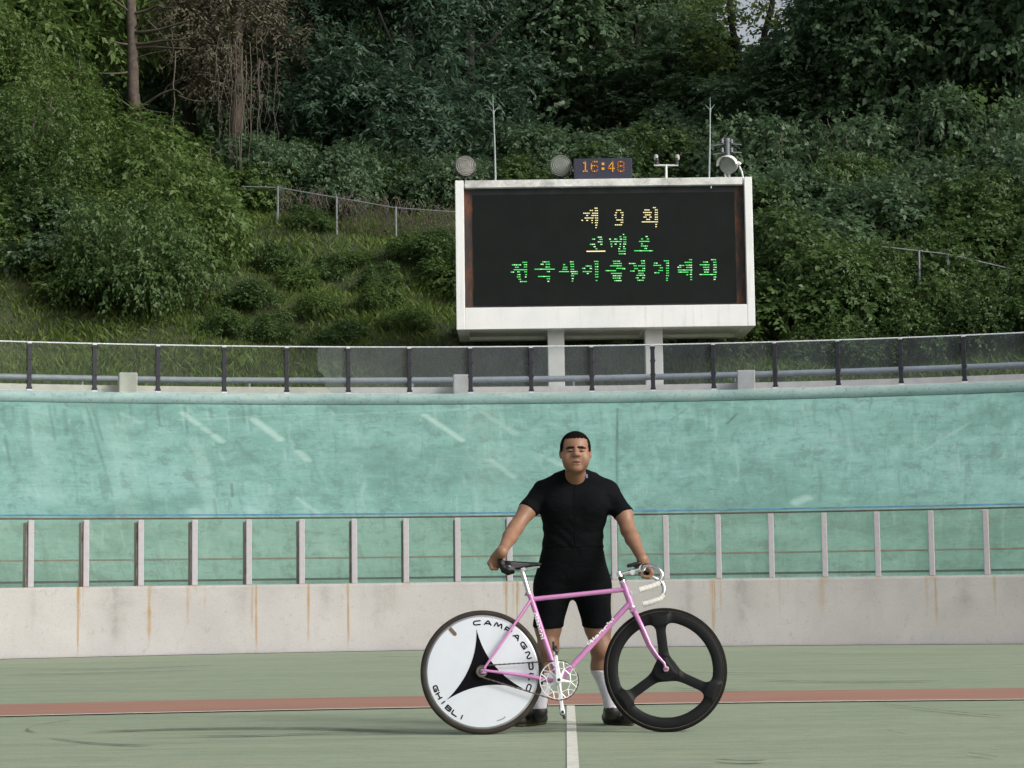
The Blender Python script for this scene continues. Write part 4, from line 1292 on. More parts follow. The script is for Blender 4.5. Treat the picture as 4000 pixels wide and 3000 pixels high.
STROKES = {
    'C': [[(1, 1), (.2, 1), (0, .8), (0, .2), (.2, 0), (.95, 0)]], 'A': [[(0, 0), (.42, 1), (.58, 1), (1, 0)], [(.2, .3), (.8, .3)]],
    'M': [[(0, 0), (.12, 1), (.25, 1), (.5, .25), (.75, 1), (.88, 1), (1, 0)]], 'P': [[(0, 0), (0, 1), (.8, 1), (1, .85), (1, .55), (.8, .4), (0, .4)]],
    'G': [[(1, 1), (.2, 1), (0, .8), (0, .2), (.2, 0), (1, 0), (1, .48), (.55, .48)]], 'N': [[(0, 0), (0, .75), (.1, 1), (.3, 1), (.7, 0), (.9, 0), (1, .25), (1, 1)]],
    'O': [[(.2, 0), (.8, 0), (1, .2), (1, .8), (.8, 1), (.2, 1), (0, .8), (0, .2), (.2, 0)]], 'L': [[(0, 1), (0, .15), (.15, 0), (1, 0)]],
    'H': [[(0, 0), (0, 1)], [(1, 0), (1, 1)], [(0, .5), (1, .5)]], 'I': [[(.5, 0), (.5, 1)]],
    'B': [[(0, 0), (0, 1), (.8, 1), (.95, .85), (.95, .65), (.8, .52), (0, .52)], [(.8, .52), (1, .36), (1, .15), (.82, 0), (0, 0)]]}


def ring_text(s, a_start, a_end, rad, hgt, wid, outward, sw=.0036):
    n = len(s); m = MB(); lay = 0
    for i, ch in enumerate(s):
        an = R(a_start + (a_end - a_start) * i / (n - 1))
        sg = 1 if outward else -1
        rx, rz, ux, uz = sg * math.sin(an), -sg * math.cos(an), sg * math.cos(an), sg * math.sin(an)
        ww = wid * (1.15 if ch == 'M' else 1.0)
        def put3(u, v):
            X = rad * math.cos(an) + rx * u + ux * v; Z = rad * math.sin(an) + rz * u + uz * v
            return (HR.x + X, ysurf(math.hypot(X, Z)) - .0012 - lay * 2e-6, HR.z + Z)
        for st in STROKES[ch]:
            q = [((x - .5) * ww, (y - .5) * hgt) for x, y in st]
            for (x0, y0), (x1, y1) in zip(q, q[1:]):
                L = math.hypot(x1 - x0, y1 - y0); dx, dy = (x1 - x0) / L * sw, (y1 - y0) / L * sw
                lay += 1
                c_ = [(x0 - dy, y0 + dx), (x0 - dx * .7 - dy * .7, y0 + dx * .7 - dy * .7), (x0 - dx, y0 - dy), (x0 - dx * .7 + dy * .7, y0 - dx * .7 - dy * .7), (x0 + dy, y0 - dx),
                      (x1 + dy, y1 - dx), (x1 + dx * .7 + dy * .7, y1 - dx * .7 + dy * .7), (x1 + dx, y1 + dy), (x1 + dx * .7 - dy * .7, y1 + dx * .7 + dy * .7), (x1 - dy, y1 + dx)]
                m.add([put3(*k) for k in c_], [tuple(range(10))])
    m.build('lettering', DECAL, disc)


ring_text('CAMPAGNOLO', 95.5, -19.5, .266, .0205, .036, True)
ring_text('GHIBLI', 199, 245, .266, .0205, .030, False)
m = MB()
a_ = B(1757, 2455) - HR; q_ = B(1779, 2480) - HR
pts = []
dx, dz = (q_.x - a_.x), (q_.z - a_.z); L = math.hypot(dx, dz); ux, uz = dx / L, dz / L; hw_ = .0105
poly = [(a_.x - uz * hw_, a_.z + ux * hw_), (a_.x + uz * hw_, a_.z - ux * hw_), (q_.x + uz * hw_, q_.z - ux * hw_), (q_.x + ux * hw_ * .8, q_.z + uz * hw_ * .8), (q_.x - uz * hw_, q_.z + ux * hw_)]
m.add([(HR.x + x, ysurf(math.hypot(x, z)) - .0012, HR.z + z) for x, z in poly], [(0, 1, 2, 3, 4)])
m.build('valve_patch', plain('brown_patch', (.15, .10, .07), .7), disc)
m = MB(); pts = [B(x, y) - HR for x, y in ((1941, 2816), (1955, 2812), (1968, 2806), (1974, 2800))]
m.tube([(HR.x + p.x, ysurf(math.hypot(p.x, p.z)) - .001, HR.z + p.z) for p in pts], [.002, .003, .003, .004], 6); m.build('scratch', plain('grey_scratch', (.33, .30, .29), .7), disc)

# --- front wheel: three spoke carbon
g_ = SDF((HF.x - .34, -.035, WR - .34), (HF.x + .34, .035, WR + .34), 0.0035)
X = (g_.ax[0] - HF.x)[:, None, None]; Y = g_.ax[1][None, :, None]; Z = (g_.ax[2] - WR)[None, None, :]
rad = np.sqrt(X ** 2 + Z ** 2)
d = (np.sqrt(((rad - .2885) / .0325) ** 2 + (Y / .0125) ** 2) - 1) * .0125
d = np.where(np.abs(rad - .2885) > np.abs(Y), np.maximum(d, (np.abs(rad - .2885) - .0325)), d)
g_.f = d.astype(np.float32)
hub_d = np.maximum(rad - .050, np.abs(Y) - .016) + 0 * g_.f
def smin(a, b, k):
    h = np.maximum(k - np.abs(a - b), 0) / k
    return np.minimum(a, b) - h * h * k * .25
g_.f = smin(g_.f, hub_d, .03)
for an in (95, 215, 335):
    ca, sa = math.cos(R(an)), math.sin(R(an))
    U_ = X * ca + Z * sa; Vv = -X * sa + Z * ca
    wd = .0265 + .008 * np.clip(1 - U_ / .12, 0, 1)
    dd = np.maximum(np.abs(Vv) - wd, np.abs(Y) - .0105 + .003 * (np.abs(Vv) / wd) ** 2)
    dd = np.maximum(dd, -U_); dd = np.maximum(dd, U_ - .275)
    g_.f = smin(g_.f, dd + 0 * g_.f, .05)
fw = g_.mesh('wheel', CARBON); fw.parent = bike
fw['label'] = 'black carbon three-spoke front wheel'
m = MB(); m.lathe([(.314, -.009), (.319, -.0115), (.324, -.011), (.331, -.007), (.335, 0), (.331, .007), (.324, .011), (.319, .0115), (.314, .009)], HF, 'Y', 160); m.build('tyre', TYRE_F, fw, smooth=True)
m = MB(); m.lathe([(.3135, -.0108), (.3155, -.0128), (.3175, -.0118)], HF, 'Y', 160); m.build('sidewall', TAN, fw, smooth=True)
m = MB(); m.lathe([(.001, -.060), (.0055, -.060), (.006, -.055), (.009, -.054), (.012, -.048), (.016, -.046), (.0165, -.016), (.0165, .016), (.016, .046), (.011, .054), (.0065, .06), (.001, .062)], HF, 'Y', 24); m.build('hub', plain('bronze_grey_hub', (.22, .19, .16), .45, .6, .3, 60), fw, smooth=True, autosmooth=35)
m = MB(); m.lathe([(.017, -.0185), (.026, -.0175), (.027, -.016)], HF, 'Y', 32); m.build('hub_cover', plain('grey_hub_cover', (.16, .16, .15), .4), fw, smooth=True)
# rear hub and cog
m = MB(); m.lathe([(.001, -.066), (.0055, -.066), (.006, -.061), (.010, -.060), (.011, -.05), (.016, -.047), (.017, -.025)], HR, 'Y', 24); m.build('hub', plain('grey_steel_hub', (.20, .20, .20), .5, .6, .3, 60), disc, smooth=True, autosmooth=35)
CY_ = -0.043
m = MB(); vs, fs = [], []
for k in range(60):
    an = 2 * math.pi * k / 60; r = .0285 if (k // 2) % 2 == 0 else .0305
    for y in (CY_ - .0015, CY_ + .0015):
        vs += [(HR.x + .019 * math.cos(an), y, HR.z + .019 * math.sin(an)), (HR.x + r * math.cos(an), y, HR.z + r * math.sin(an))]
for k in range(60):
    a_, b_ = 4 * k, 4 * ((k + 1) % 60)
    fs += [(a_, a_ + 1, b_ + 1, b_), (a_ + 2, b_ + 2, b_ + 3, a_ + 3), (a_ + 1, a_ + 3, b_ + 3, b_ + 1)]
MB().add(vs, fs).build('cog', plain('steel_cog', (.22, .21, .19), .4, .8), disc)

# --- chainring with lacework, cranks, pedals, chain
RO, RI = .1035, .0985
m = MB()
BC = Vector((BB.x, CY_, BB.z))
m.lathe([(RI, -.002), (RO, -.002), (RO, .002), (RI, .002)], BC, 'Y', 100, closed=True)
def rp(a, r): return Vector((BC.x + r * math.cos(R(a)), CY_, BC.z + r * math.sin(R(a))))
for i in range(5):
    a_ = 279 + 72 * i
    m.tube([rp(a_, .012), rp(a_, .035), rp(a_, .066)], [.012, .0085, .006], 8)
    m.tube([rp(a_, .066), rp(a_ + 36, .068), rp(a_ + 72, .066)], .0026, 8)
    for c_, r in ((a_, .066), (a_ + 36, .068)):
        for dl in (-12, 12): m.tube([rp(c_, r), rp(c_ + dl, RI + .001)], .0026, 8)
    m.tube([rp(a_, .066) + Vector((0, -.004, 0)), rp(a_, .066) + Vector((0, .004, 0))], .006, 10)
m.tube([BC + Vector((0, -.02, 0)), BC + Vector((0, .01, 0))], .020, 20)
m.build('chainring', plain('white_alloy', (0.80, 0.82, 0.84), 0.35, 0.35, 0.05, 25), bike, smooth=True, autosmooth=40)
WALLOY = plain('white_silver_crank', (0.80, 0.82, 0.86), 0.35, 0.35, 0.05, 25)


def crank(an, y, sgn):
    c_ = Vector((BB.x, y, BB.z)); d_ = Vector((math.cos(R(an)), 0, math.sin(R(an)))); s_ = Vector((-d_.z, 0, d_.x))
    m = MB()
    e = c_ + d_ * .165
    outl = []
    for k in range(13):
        t_ = math.pi * (.5 + k / 12); outl.append(c_ + d_ * (math.cos(t_) * .0165) + s_ * (math.sin(t_) * .0165))
    outl += [c_ + d_ * .05 + s_ * -.0115, c_ + d_ * .13 + s_ * -.0095]
    for k in range(13):
        t_ = math.pi * (-.5 + k / 12); outl.append(e + d_ * (math.cos(t_) * .0128) + s_ * (math.sin(t_) * .0128))
    outl += [c_ + d_ * .13 + s_ * .0095, c_ + d_ * .05 + s_ * .0115]
    n = len(outl); hy = .007
    vs = [o_ + Vector((0, -hy, 0)) for o_ in outl] + [o_ + Vector((0, hy, 0)) for o_ in outl]
    m.add(vs, [tuple(range(n)), tuple(range(2 * n - 1, n - 1, -1))] + [(i, i + n, (i + 1) % n + n, (i + 1) % n) for i in range(n)])
    ck_ = m.build('crank', WALLOY, bike, bevel=.003)
    m = MB(); m.lathe([(.001, -.0085), (.0085, -.0085), (.0092, -.006)], c_ if sgn < 0 else e, 'Y', 18); m.build('axle_hole', BLK, ck_)
    # pedal
    pc = e + Vector((0, sgn * .055, 0))
    m = MB(); m.tube([e, e + Vector((0, sgn * .105, 0))], [.007, .005], 10)
    m.tube([pc + Vector((0, -.03, 0)), pc + Vector((0, .03, 0))], .014, 12)
    tl_ = R(an + 12)
    dx_ = Vector((math.cos(tl_), 0, math.sin(tl_)))
    for s__ in (-1, 1):
        q = pc + dx_ * (.026 * s__); m.box(q, (.012, .075, .016))
        m.tube([pc + Vector((0, -.026, 0)), q + Vector((0, -.030, 0))], .005, 8); m.tube([pc + Vector((0, .026, 0)), q + Vector((0, .030, 0))], .005, 8)
    m.build('pedal', BLK, bike)


crank(97, -.072, -1)
crank(277, .066, 1)
# chain: straight runs and the arcs round ring and cog
rc, rk = RO + .002, .0305
dv = Vector((BC.x - HR.x, 0, BC.z - HR.z)); Dc = dv.length; base_a = math.atan2(dv.z, dv.x); off = math.acos((rc - rk) / Dc)
path = []
au = base_a + math.pi - off
for k in range(61):   # round the ring, from its upper to its lower tangent, over the front
    an = (base_a + math.pi - off) - (2 * math.pi - 2 * off) * k / 60
    path.append(Vector((BC.x + rc * math.cos(an), CY_, BC.z + rc * math.sin(an))))
for k in range(21):
    an = (base_a + math.pi + off) - (2 * off) * k / 20
    path.append(Vector((HR.x + rk * math.cos(an), CY_, HR.z + rk * math.sin(an))))
path.append(path[0])
for i_, p_ in enumerate(path[:0]): pass
seglen = [(path[i + 1] - path[i]).length for i in range(len(path) - 1)]; tot = sum(seglen)
m = MB(); nl = int(tot / .0127)
def at_len(s_):
    for i, L in enumerate(seglen):
        if s_ <= L or i == len(seglen) - 1: return path[i] + (path[i + 1] - path[i]) * (s_ / max(L, 1e-9))
        s_ -= L
for k in range(nl):
    a_, b_ = at_len(tot * k / nl), at_len(tot * (k + 1) / nl)
    wd = .0046 if k % 2 else .0034
    m.tube([a_, b_], [wd, wd], 6)
m.build('chain', CHAINM, bike)

# --- seat post and saddle
m = MB(); m.tube([B(2068, 2325), B(2045, 2247), B(2038, 2228)], [.0133, .0133, .0125], 16); m.tube([B(2044, 2226) + Vector((0, -.022, 0)), B(2044, 2226) + Vector((0, .022, 0))], .014, 12)
m.build('seat_post', CHROME, bike, smooth=True, autosmooth=45)
g_ = SDF((B(1935, 2100).x, -.10, B(1900, 2262).z), (B(2135, 2100).x, .10, B(1900, 2165).z), 0.003)
S = lambda px, py, y: tuple(B(px, py, 0) + Vector((0, y, 0)))
secs_ = []
for px, py_t, py_b, hw_ in ((1966, 2192, 2226, .050), (1980, 2193, 2229, .064), (1996, 2194, 2230, .064), (2018, 2195, 2228, .050), (2042, 2195, 2224, .032), (2066, 2196, 2221, .021), (2090, 2197, 2219, .0175), (2108, 2198, 2218, .0155), (2117, 2203, 2216, .010)):
    t_, b_ = B(px, py_t), B(px, py_b); secs_.append((t_.x, t_.z, b_.z, hw_))
A_ = np.array(secs_); xs_ = g_.ax[0]
zt_, zb_, hw2 = np.interp(xs_, A_[:, 0], A_[:, 1]), np.interp(xs_, A_[:, 0], A_[:, 2]), np.interp(xs_, A_[:, 0], A_[:, 3])
X, Y, Z = xs_[:, None, None], g_.ax[1][None, :, None], g_.ax[2][None, None, :]
yn = np.abs(Y) / hw2[:, None, None]
top_ = zt_[:, None, None] - .010 * yn ** 3
bot_ = zb_[:, None, None] + np.where(yn < .75, .016, .016 * np.clip((1 - yn) / .25, 0, 1))
d = np.maximum(np.maximum(Z - top_, bot_ - Z), np.abs(Y) - hw2[:, None, None])
d = np.maximum(d, np.maximum(A_[0, 0] - X, X - A_[-1, 0]) + 0 * d)
g_.f = (d - .001).astype(np.float32)
for s_ in (-1, 1): g_.chain([S(1953, 2187, s_ * .048), S(1956, 2205, s_ * .055), S(1966, 2222, s_ * .060), S(1984, 2232, s_ * .060), S(2006, 2234, s_ * .054)], [.006, .010, .0115, .011, .005], .014)
g_.cone(S(1953, 2187, -.05), S(1953, 2187, .05), .007, .007, .015); g_.cone(S(1960, 2200, -.05), S(1960, 2200, .05), .010, .010, .02)
for _ in range(2):      # soften
    p_ = np.pad(g_.f, 1, mode='edge')
    g_.f = ((p_[:-2, 1:-1, 1:-1] + p_[2:, 1:-1, 1:-1] + p_[1:-1, :-2, 1:-1] + p_[1:-1, 2:, 1:-1] + p_[1:-1, 1:-1, :-2] + p_[1:-1, 1:-1, 2:]) / 6).astype(np.float32)
sd_ = g_.mesh('saddle', LEATHER); sd_.parent = bike
m = MB()
for s_ in (-1, 1): m.tube([S(1985, 2222, s_ * .03), S(2020, 2229, s_ * .022), S(2060, 2228, s_ * .02), S(2108, 2214, s_ * .008)], .0035, 8)
m.build('saddle_rail', CHROME, sd_)
m = MB(); q = Vector(S(1990, 2221, -.066)); m.tube([q, q + Vector((0, .006, 0))], .0085, 12); m.build('saddle_rivet', CHROME, sd_)

# --- stem, bars, tape, small computer
m = MB()
q = B(2420, 2245); m.tube([HT + dh * .030, q], [.0125, .0130], 16); m.tube([q + dh * -.006, q + dh * .016], [.0145, .012], 14)
cl = B(2508, 2222)
m.tube([q, q * .5 + cl * .5, cl], [.0125, .0125, .0132], 16); m.tube([cl + Vector((0, -.024, 0)), cl + Vector((0, .024, 0))], .0185, 18)
m.tube([B(2470, 2236) + Vector((0, -.015, 0)), B(2470, 2236) + Vector((0, .015, 0))], .0145, 14)
m.build('stem', CHROME, bike, smooth=True, autosmooth=45)
nearb = [(2508, 2222, 0), (2510, 2219, -.05), (2516, 2212, -.09), (2532, 2208, -.13), (2552, 2212, -.165), (2572, 2223, -.185), (2585, 2240, -.19), (2585, 2254, -.19), (2576, 2270, -.19), (2560, 2284, -.19)]
neart = [(2574, 2273, -.19), (2563, 2283, -.19), (2540, 2293, -.19), (2518, 2299, -.19), (2498, 2305, -.19)]
farb = [(2508, 2222, 0), (2512, 2229, .06), (2524, 2239, .12), (2549, 2254, .165), (2574, 2267, .185), (2590, 2283, .19), (2594, 2305, .19), (2588, 2326, .19), (2575, 2340, .19)]
fart = [(2590, 2322, .19), (2577, 2338, .19), (2558, 2347, .19), (2534, 2355, .19), (2511, 2361, .19)]
def cr(pts, n=6):
    out = []
    for i in range(len(pts) - 1):
        pm, pa, pb, pn = pts[max(i - 1, 0)], pts[i], pts[i + 1], pts[min(i + 2, len(pts) - 1)]
        for k in range(n):
            f = k / n; out.append(0.5 * ((2 * pa) + (pb - pm) * f + (2 * pm - 5 * pa + 4 * pb - pn) * f * f + (3 * pa - pm - 3 * pb + pn) * f ** 3))
    return out + [pts[-1]]
m = MB(); m.tube(cr([B(*q) for q in reversed(nearb)]) + cr([B(*q) for q in farb])[1:], .0118, 14); m.build('handlebar', CHROME, bike, smooth=True)
for tp in (neart, fart):
    m = MB(); pts = cr([B(*q) for q in tp]); m.tube(pts, [.0155 + .0006 * math.sin(i * 1.6) for i in range(len(pts))], 14); m.build('bar_tape', TAPE, bike, smooth=True, autosmooth=50)
g_ = SDF((B(2440, 2200).x, -.04, B(2400, 2235).z), (B(2515, 2200).x, .04, B(2400, 2185).z), 0.003)
for s_ in (-1, 1): g_.cone(S(2455, 2210, s_ * .014), S(2496, 2201, s_ * .014), .0085, .0105, .006)
g_.cone(S(2455, 2210, 0), S(2496, 2201, 0), .0095, .0110, .01); g_.cone(S(2482, 2207, 0), S(2492, 2222, 0), .012, .009, .01)
cp_ = g_.mesh('bike_computer', BLK); cp_.parent = bike
# ------------------------------------------------------------------ the rider
H5 = 0.0045
def zat(py, Y): return P(2247, py, Y)[2]
YT = 11.62
lo_ = (P(1885, 2200, 11.6)[0], 10.98, -0.01); hi_ = (P(2570, 2200, 11.6)[0], 11.95, 1.76)
TORSO = [(1862, 2190, 2308, .062, 11.63), (1885, 2150, 2347, .085, 11.63), (1925, 2122, 2372, .112, 11.62), (1985, 2114, 2376, .122, 11.62), (2035, 2121, 2364, .120, 11.62), (2080, 2129, 2351, .118, 11.64),
         (2140, 2121, 2352, .122, 11.66), (2200, 2106, 2364, .125, 11.68), (2262, 2090, 2382, .125, 11.70), (2315, 2092, 2380, .105, 11.71), (2340, 2120, 2352, .07, 11.71)]
SECS = []
for py, xl, xr, b_, Y in TORSO:
    a_, c_ = P(xl, py, Y), P(xr, py, Y)
    SECS.append((a_[2], (a_[0] + c_[0]) / 2, Y, (c_[0] - a_[0]) / 2, b_))
LSH, LEL, LWR = P(2122, 1927, 11.61), P(2014, 2062, 11.46), P(1960, 2156, 11.20)
RSH, REL, RWR = P(2374, 1927, 11.61), P(2454, 2070, 11.50), P(2510, 2186, 11.31)
LSL, RSL = P(2060, 1994, 11.535), P(2437, 2010, 11.55)
LLEG = [P(2163, 2300, 11.70), P(2141, 2445, 11.68), P(2142, 2530, 11.66), P(2128, 2615, 11.71), P(2106, 2740, 11.73), P(2108, 2779, 11.73)]
RLEG = [P(2310, 2300, 11.70), P(2335, 2445, 11.68), P(2347, 2530, 11.66), P(2351, 2605, 11.70), P(2388, 2740, 11.70), P(2392, 2777, 11.69)]
LR = [.103, .0735, .0560, .0575, .0365, .036]
NECK = P(2248, 1872, 11.60)


def torso(g, k=.03, infl=0.0):
    g.loft(SECS, k, 2.5, infl)
    for sx in (2215, 2281):
        ex = 2130 if sx < 2248 else 2366
        g.cone(P(sx, 1871, 11.61), P(ex, 1915, 11.61), .049 + infl, .050 + infl, .05)
    # chest
    for x in (2190, 2306): g.ell(P(x, 1965, 11.535), (.085 + infl, .05 + infl, .06 + infl), .06)
    return g


def arms(g, infl=0.0, k=.03):
    g.chain([LSH, LSL, LEL], [.060 + infl, .0465 + infl, .0405 + infl], k)
    g.chain([RSH, RSL, REL], [.060 + infl, .0465 + infl, .0410 + infl], k)
    return g


def legs(g, infl=0.0, k=.03):
    for J in (LLEG, RLEG): g.chain(J, [r + infl for r in LR], k)
    return g


HC = P(2248, 1760, 11.47)       # middle of the head
HS = 0.00143


def hp(x, y, z): return HC + np.array([x, y, z])


def skull(g, infl=0.0, k=.02):
    g.ell(hp(0, .012, .020), (.0825 + infl, .098 + infl, .0865 + infl), k)
    g.ell(hp(0, -.010, -.040), (.0745 + infl, .080 + infl, .078 + infl), .03)
    return g


body = SDF(lo_, hi_, H5)
torso(body); arms(body); legs(body)
for J in (LLEG, RLEG):      # kneecaps and calf muscle
    body.ell(J[2] + np.array([0, -.035, .0]), (.036, .03, .045), .03)
    body.ell(J[3] + np.array([0, .022, .02]), (.048, .045, .085), .03)
body.chain([LEL, P(1992, 2098, 11.38), LWR], [.0410, .0395, .0265], .02)
body.chain([REL, P(2471, 2105, 11.44), RWR], [.0415, .0395, .0265], .02)
# left-hand side of the photo: fist over the tail of the saddle
SAD = BW(B(1955, 2195))[1]
for i in range(4):
    Yf = SAD - .030 + .021 * i
    e = [0, -2, -1, 3][i]
    kn, pi_, di, ti = P(1927 + abs(e), 2177 + abs(e), Yf), P(1911 + abs(e), 2199 + e, Yf), P(1922, 2220 - abs(e), Yf - .002), P(1941, 2222 - abs(e), Yf)
    body.cone(LWR, kn, .026, .0165, .014)
    body.chain([kn, pi_], [.0130, .0118], .008); body.chain([pi_, di, ti], [.0118, .0110, .0100], .004)
body.ell(P(1937, 2194, SAD + .004), (.027, .042, .034), .014)
body.chain([P(1955, 2163, SAD + .03), P(1963, 2181, SAD - .035), P(1967, 2202, SAD - .055)], [.017, .0120, .0095], .008)
# right-hand side: fist round the far half of the handlebar
BARY = BW(B(2524, 2239, .12))[1]
for i in range(4):
    Yf = BARY - .045 + .0205 * i
    e = [0, 1, 1, -1][i]
    kn, pi_, di, ti = P(2537 - abs(e), 2219 + abs(e), Yf), P(2547 - abs(e), 2239 + e, Yf), P(2535 - i, 2255 + e, Yf), P(2511, 2252 + e, Yf)
    body.cone(RWR, kn, .025, .0155, .014)
    body.chain([kn, pi_], [.0130, .0118], .008); body.chain([pi_, di, ti], [.0118, .0108, .0098], .004)
body.chain([P(2508, 2200, BARY + .02), P(2497, 2222, BARY - .04), P(2500, 2243, BARY - .055)], [.016, .0118, .0095], .008)
# neck and head
body.cone(hp(0, .020, -.075), NECK + np.array([0, .0, -.02]), .0545, .0600, .014)
skull(body)
body.ell(hp(0, -.022, -.074), (.0665, .062, .048), .025)          # jaw
body.ell(hp(0, -.066, -.104), (.030, .024, .020), .022)            # chin
for s in (-1, 1):
    body.ell(hp(s * .045, -.053, -.050), (.030, .030, .034), .024)  # cheek
    body.ell(hp(s * .032, -.0925, -.002), (.022, .016, .0105), .012, 's')   # eye hollow
    body.ell(hp(s * .031, -.0755, -.005), (.018, .0125, .0085), .008)     # closed lid
    body.ell(hp(s * .0815, .008, -.014), (.0085, .021, .032), .006, rot=Matrix.Rotation(-s * .35, 3, 'Z'))
    body.ell(hp(s * .0855, .000, -.012), (.005, .010, .016), .004, 's')
    body.ell(hp(s * .0165, -.096, -.031), (.0095, .010, .0075), .006)   # nostril wing
body.cone(hp(0, -.083, .004), hp(0, -.1035, -.026), .0085, .0130, .014)   # nose
body.ell(hp(0, -.1045, -.0275), (.0125, .010, .0095), .008)
body.cone(hp(-.018, -.086, -.068), hp(.018, -.086, -.068), .0075, .0075, .008)
body.cone(hp(-.006, -.091, -.0665), hp(.006, -.091, -.0665), .0065, .0065, .006)
body.cone(hp(-.013, -.087, -.0785), hp(.013, -.087, -.0785), .0078, .0078, .007)
body.cone(hp(-.028, -.0905, -.0725), hp(.028, -.0905, -.0725), .0030, .0030, .004, 's')
body.cone(hp(-.016, -.094, -.0725), hp(.016, -.094, -.0725), .0026, .0026, .003, 's')
t = NT('tanned_skin'); t.set(0.48, 0.0, 0.4)
nz = t.noise(t.coord('Object'), 22, 5, 0.6); n2 = t.noise(t.coord('Object'), 140, 3, 0.6)
c = t.ramp(nz, [(0.3, (0.235, 0.126, 0.080)), (0.7, (0.288, 0.158, 0.099))])
c = t.mix(t.ramp(n2, [(0.60, 0.0), (0.75, 0.25)]), c, (0.25, 0.09, 0.05))
t.base(c); t.b.inputs['Subsurface Weight'].default_value = 0.06; t.b.inputs['Subsurface Radius'].default_value = (.01, .004, .002); t.b.inputs['Subsurface Scale'].default_value = 0.3
SKIN = t.m
LIPS = plain('lip_skin', (0.19, 0.075, 0.058), 0.45, var=0.08, scale=60)
JAW = None
person = body.mesh('person', SKIN)
tag(person, 'young man in black cycling kit standing behind the pink bicycle, holding its saddle and handlebar', 'person')
me = person.data
me.materials.append(LIPS)
n = len(me.polygons)
cs = np.zeros(n * 3); me.polygons.foreach_get('center', cs); cs = cs.reshape(-1, 3) - HC
lip = ((cs[:, 0] / .023) ** 2 + ((cs[:, 2] + .0725) / .0125) ** 2 < 1) & (cs[:, 1] < -.078)
me.polygons.foreach_set('material_index', lip.astype(np.int32)); me.update()

# hair
hair = SDF(hp(-.11, -.12, -.08), hp(.11, .13, .13), .0035)
skull(hair, .0045)
X, Y, Z = hair.ax[0][:, None, None] - HC[0], hair.ax[1][None, :, None] - HC[1], hair.ax[2][None, None, :] - HC[2]
# hairline: high over the forehead, down in front of the ears, low at the nape
front = np.clip((-Y - .015) / .055, 0, 1)
side = np.clip((np.abs(X) - .054) / .018, 0, 1)
zl = -.070 + (.0675 + .070) * np.clip((-Y + .03) / .05, 0, 1) * 1.0
zl = np.where(Y < -.005, .066 - .012 * side - .062 * np.clip((np.abs(X) - .0655) / .010, 0, 1), np.where(Y < .03, .004, -.075))
zl = zl + .0022 * np.sin(X * 310) + .0016 * np.sin(X * 730 + 1)
hair.f = np.maximum(hair.f, (zl - Z) * .7).astype(np.float32)
t = NT('black_cropped_hair'); t.set(0.95, 0, 0.03)
nz = t.noise(t.coord('Object'), 260, 3, 0.7)
t.base(t.ramp(nz, [(0.3, (0.004, 0.0035, 0.0035)), (0.7, (0.010, 0.008, 0.007))])); t.bump(nz, 0.8, 0.004)
HAIR = t.m
hair.mesh('hair', HAIR, person)
BROW = plain('dark_brown_brow', (0.020, 0.013, 0.010), 0.9, spec=0.05)
for s in (-1, 1):
    eb = SDF(hp(s * .033 - .035, -.115, .005), hp(s * .033 + .035, -.055, .045), .002)
    eb.cone(hp(s * .013, -.0900, .0140), hp(s * .034, -.0870, .0135), .0050, .0054, .004); eb.cone(hp(s * .034, -.0870, .0135), hp(s * .054, -.0740, .0085), .0054, .0034, .004)
    eb.mesh('eyebrow', BROW, person)
    m = MB(); m.tube([hp(s * .016, -.0845, -.0075), hp(s * .025, -.0868, -.0088), hp(s * .034, -.0862, -.0090), hp(s * .046, -.0805, -.0070)], [.0014, .0030, .0030, .0014], 8)
    attach(m.build('eyelash', HAIR, None, smooth=True), person)

# clothing
t = NT('black_jersey_cloth'); t.set(0.85, 0, 0.08)
nz = t.noise(t.coord('Object', (1, 1, 1.6)), 9, 4, 0.55, 0.5); n2 = t.noise(t.coord('Object'), 900, 2, 0.5)
t.base(t.ramp(nz, [(0.3, (0.0030, 0.0036, 0.0044)), (0.7, (0.0050, 0.0058, 0.0070))])); t.bump(nz, 0.6, 0.02)
KIT = t.m
jer = SDF((P(2010, 1900, 11.6)[0], 11.30, zat(2150, 11.6)), (P(2490, 1900, 11.6)[0], 11.85, zat(1810, 11.6)), .005)
torso(jer, infl=.0075); 
# sleeves, cut square to the arm
for sh, sl, el in ((LSH, LSL, LEL), (RSH, RSL, REL)):
    tmp = jer.clone()
    tmp.chain([sh, sl, el], [.0680, .0535, .0480], .02)
    ax_ = (sl - sh) / np.linalg.norm(sl - sh); ax_ = ax_ * 1.0 + np.array([0, 0, -.25])
    tmp.plane(sl, ax_)
    jer.f = smin(jer.f, tmp.f, .03).astype(np.float32)
jer.plane((0, 0, zat(2139, 11.62)), (0, 0, -1))
jer.ell(P(2247, 1844, 11.42), (.060, .13, .0480), .006, 's')
jer.cone(P(2248, 1700, 11.58), P(2248, 1880, 11.60), .0570, .0590, .004, 's')
X, Y, Z = jer.ax[0][:, None, None], jer.ax[1][None, :, None], jer.ax[2][None, None, :]
w_ = .0012 * np.sin(Z * 95 + X * 38 + 3 * np.sin(X * 21)) * np.clip((zat(2000, 11.6) - Z) / .12, 0, 1) + .0012 * np.sin((X * 60 + Z * 75)) * np.clip((np.abs(X - HC[0]) - .12) / .06, 0, 1)
jer.f = (jer.f + w_).astype(np.float32)
jersey = jer.mesh('jersey', KIT, person)
m = MB(); q0, q1 = P(2247, 1886, 11.48), P(2247, 2135, 11.53)
zs = [P(2247 + (1.2 if i % 2 else 0), y, 11.5) for i, y in enumerate(range(1890, 2136, 20))]
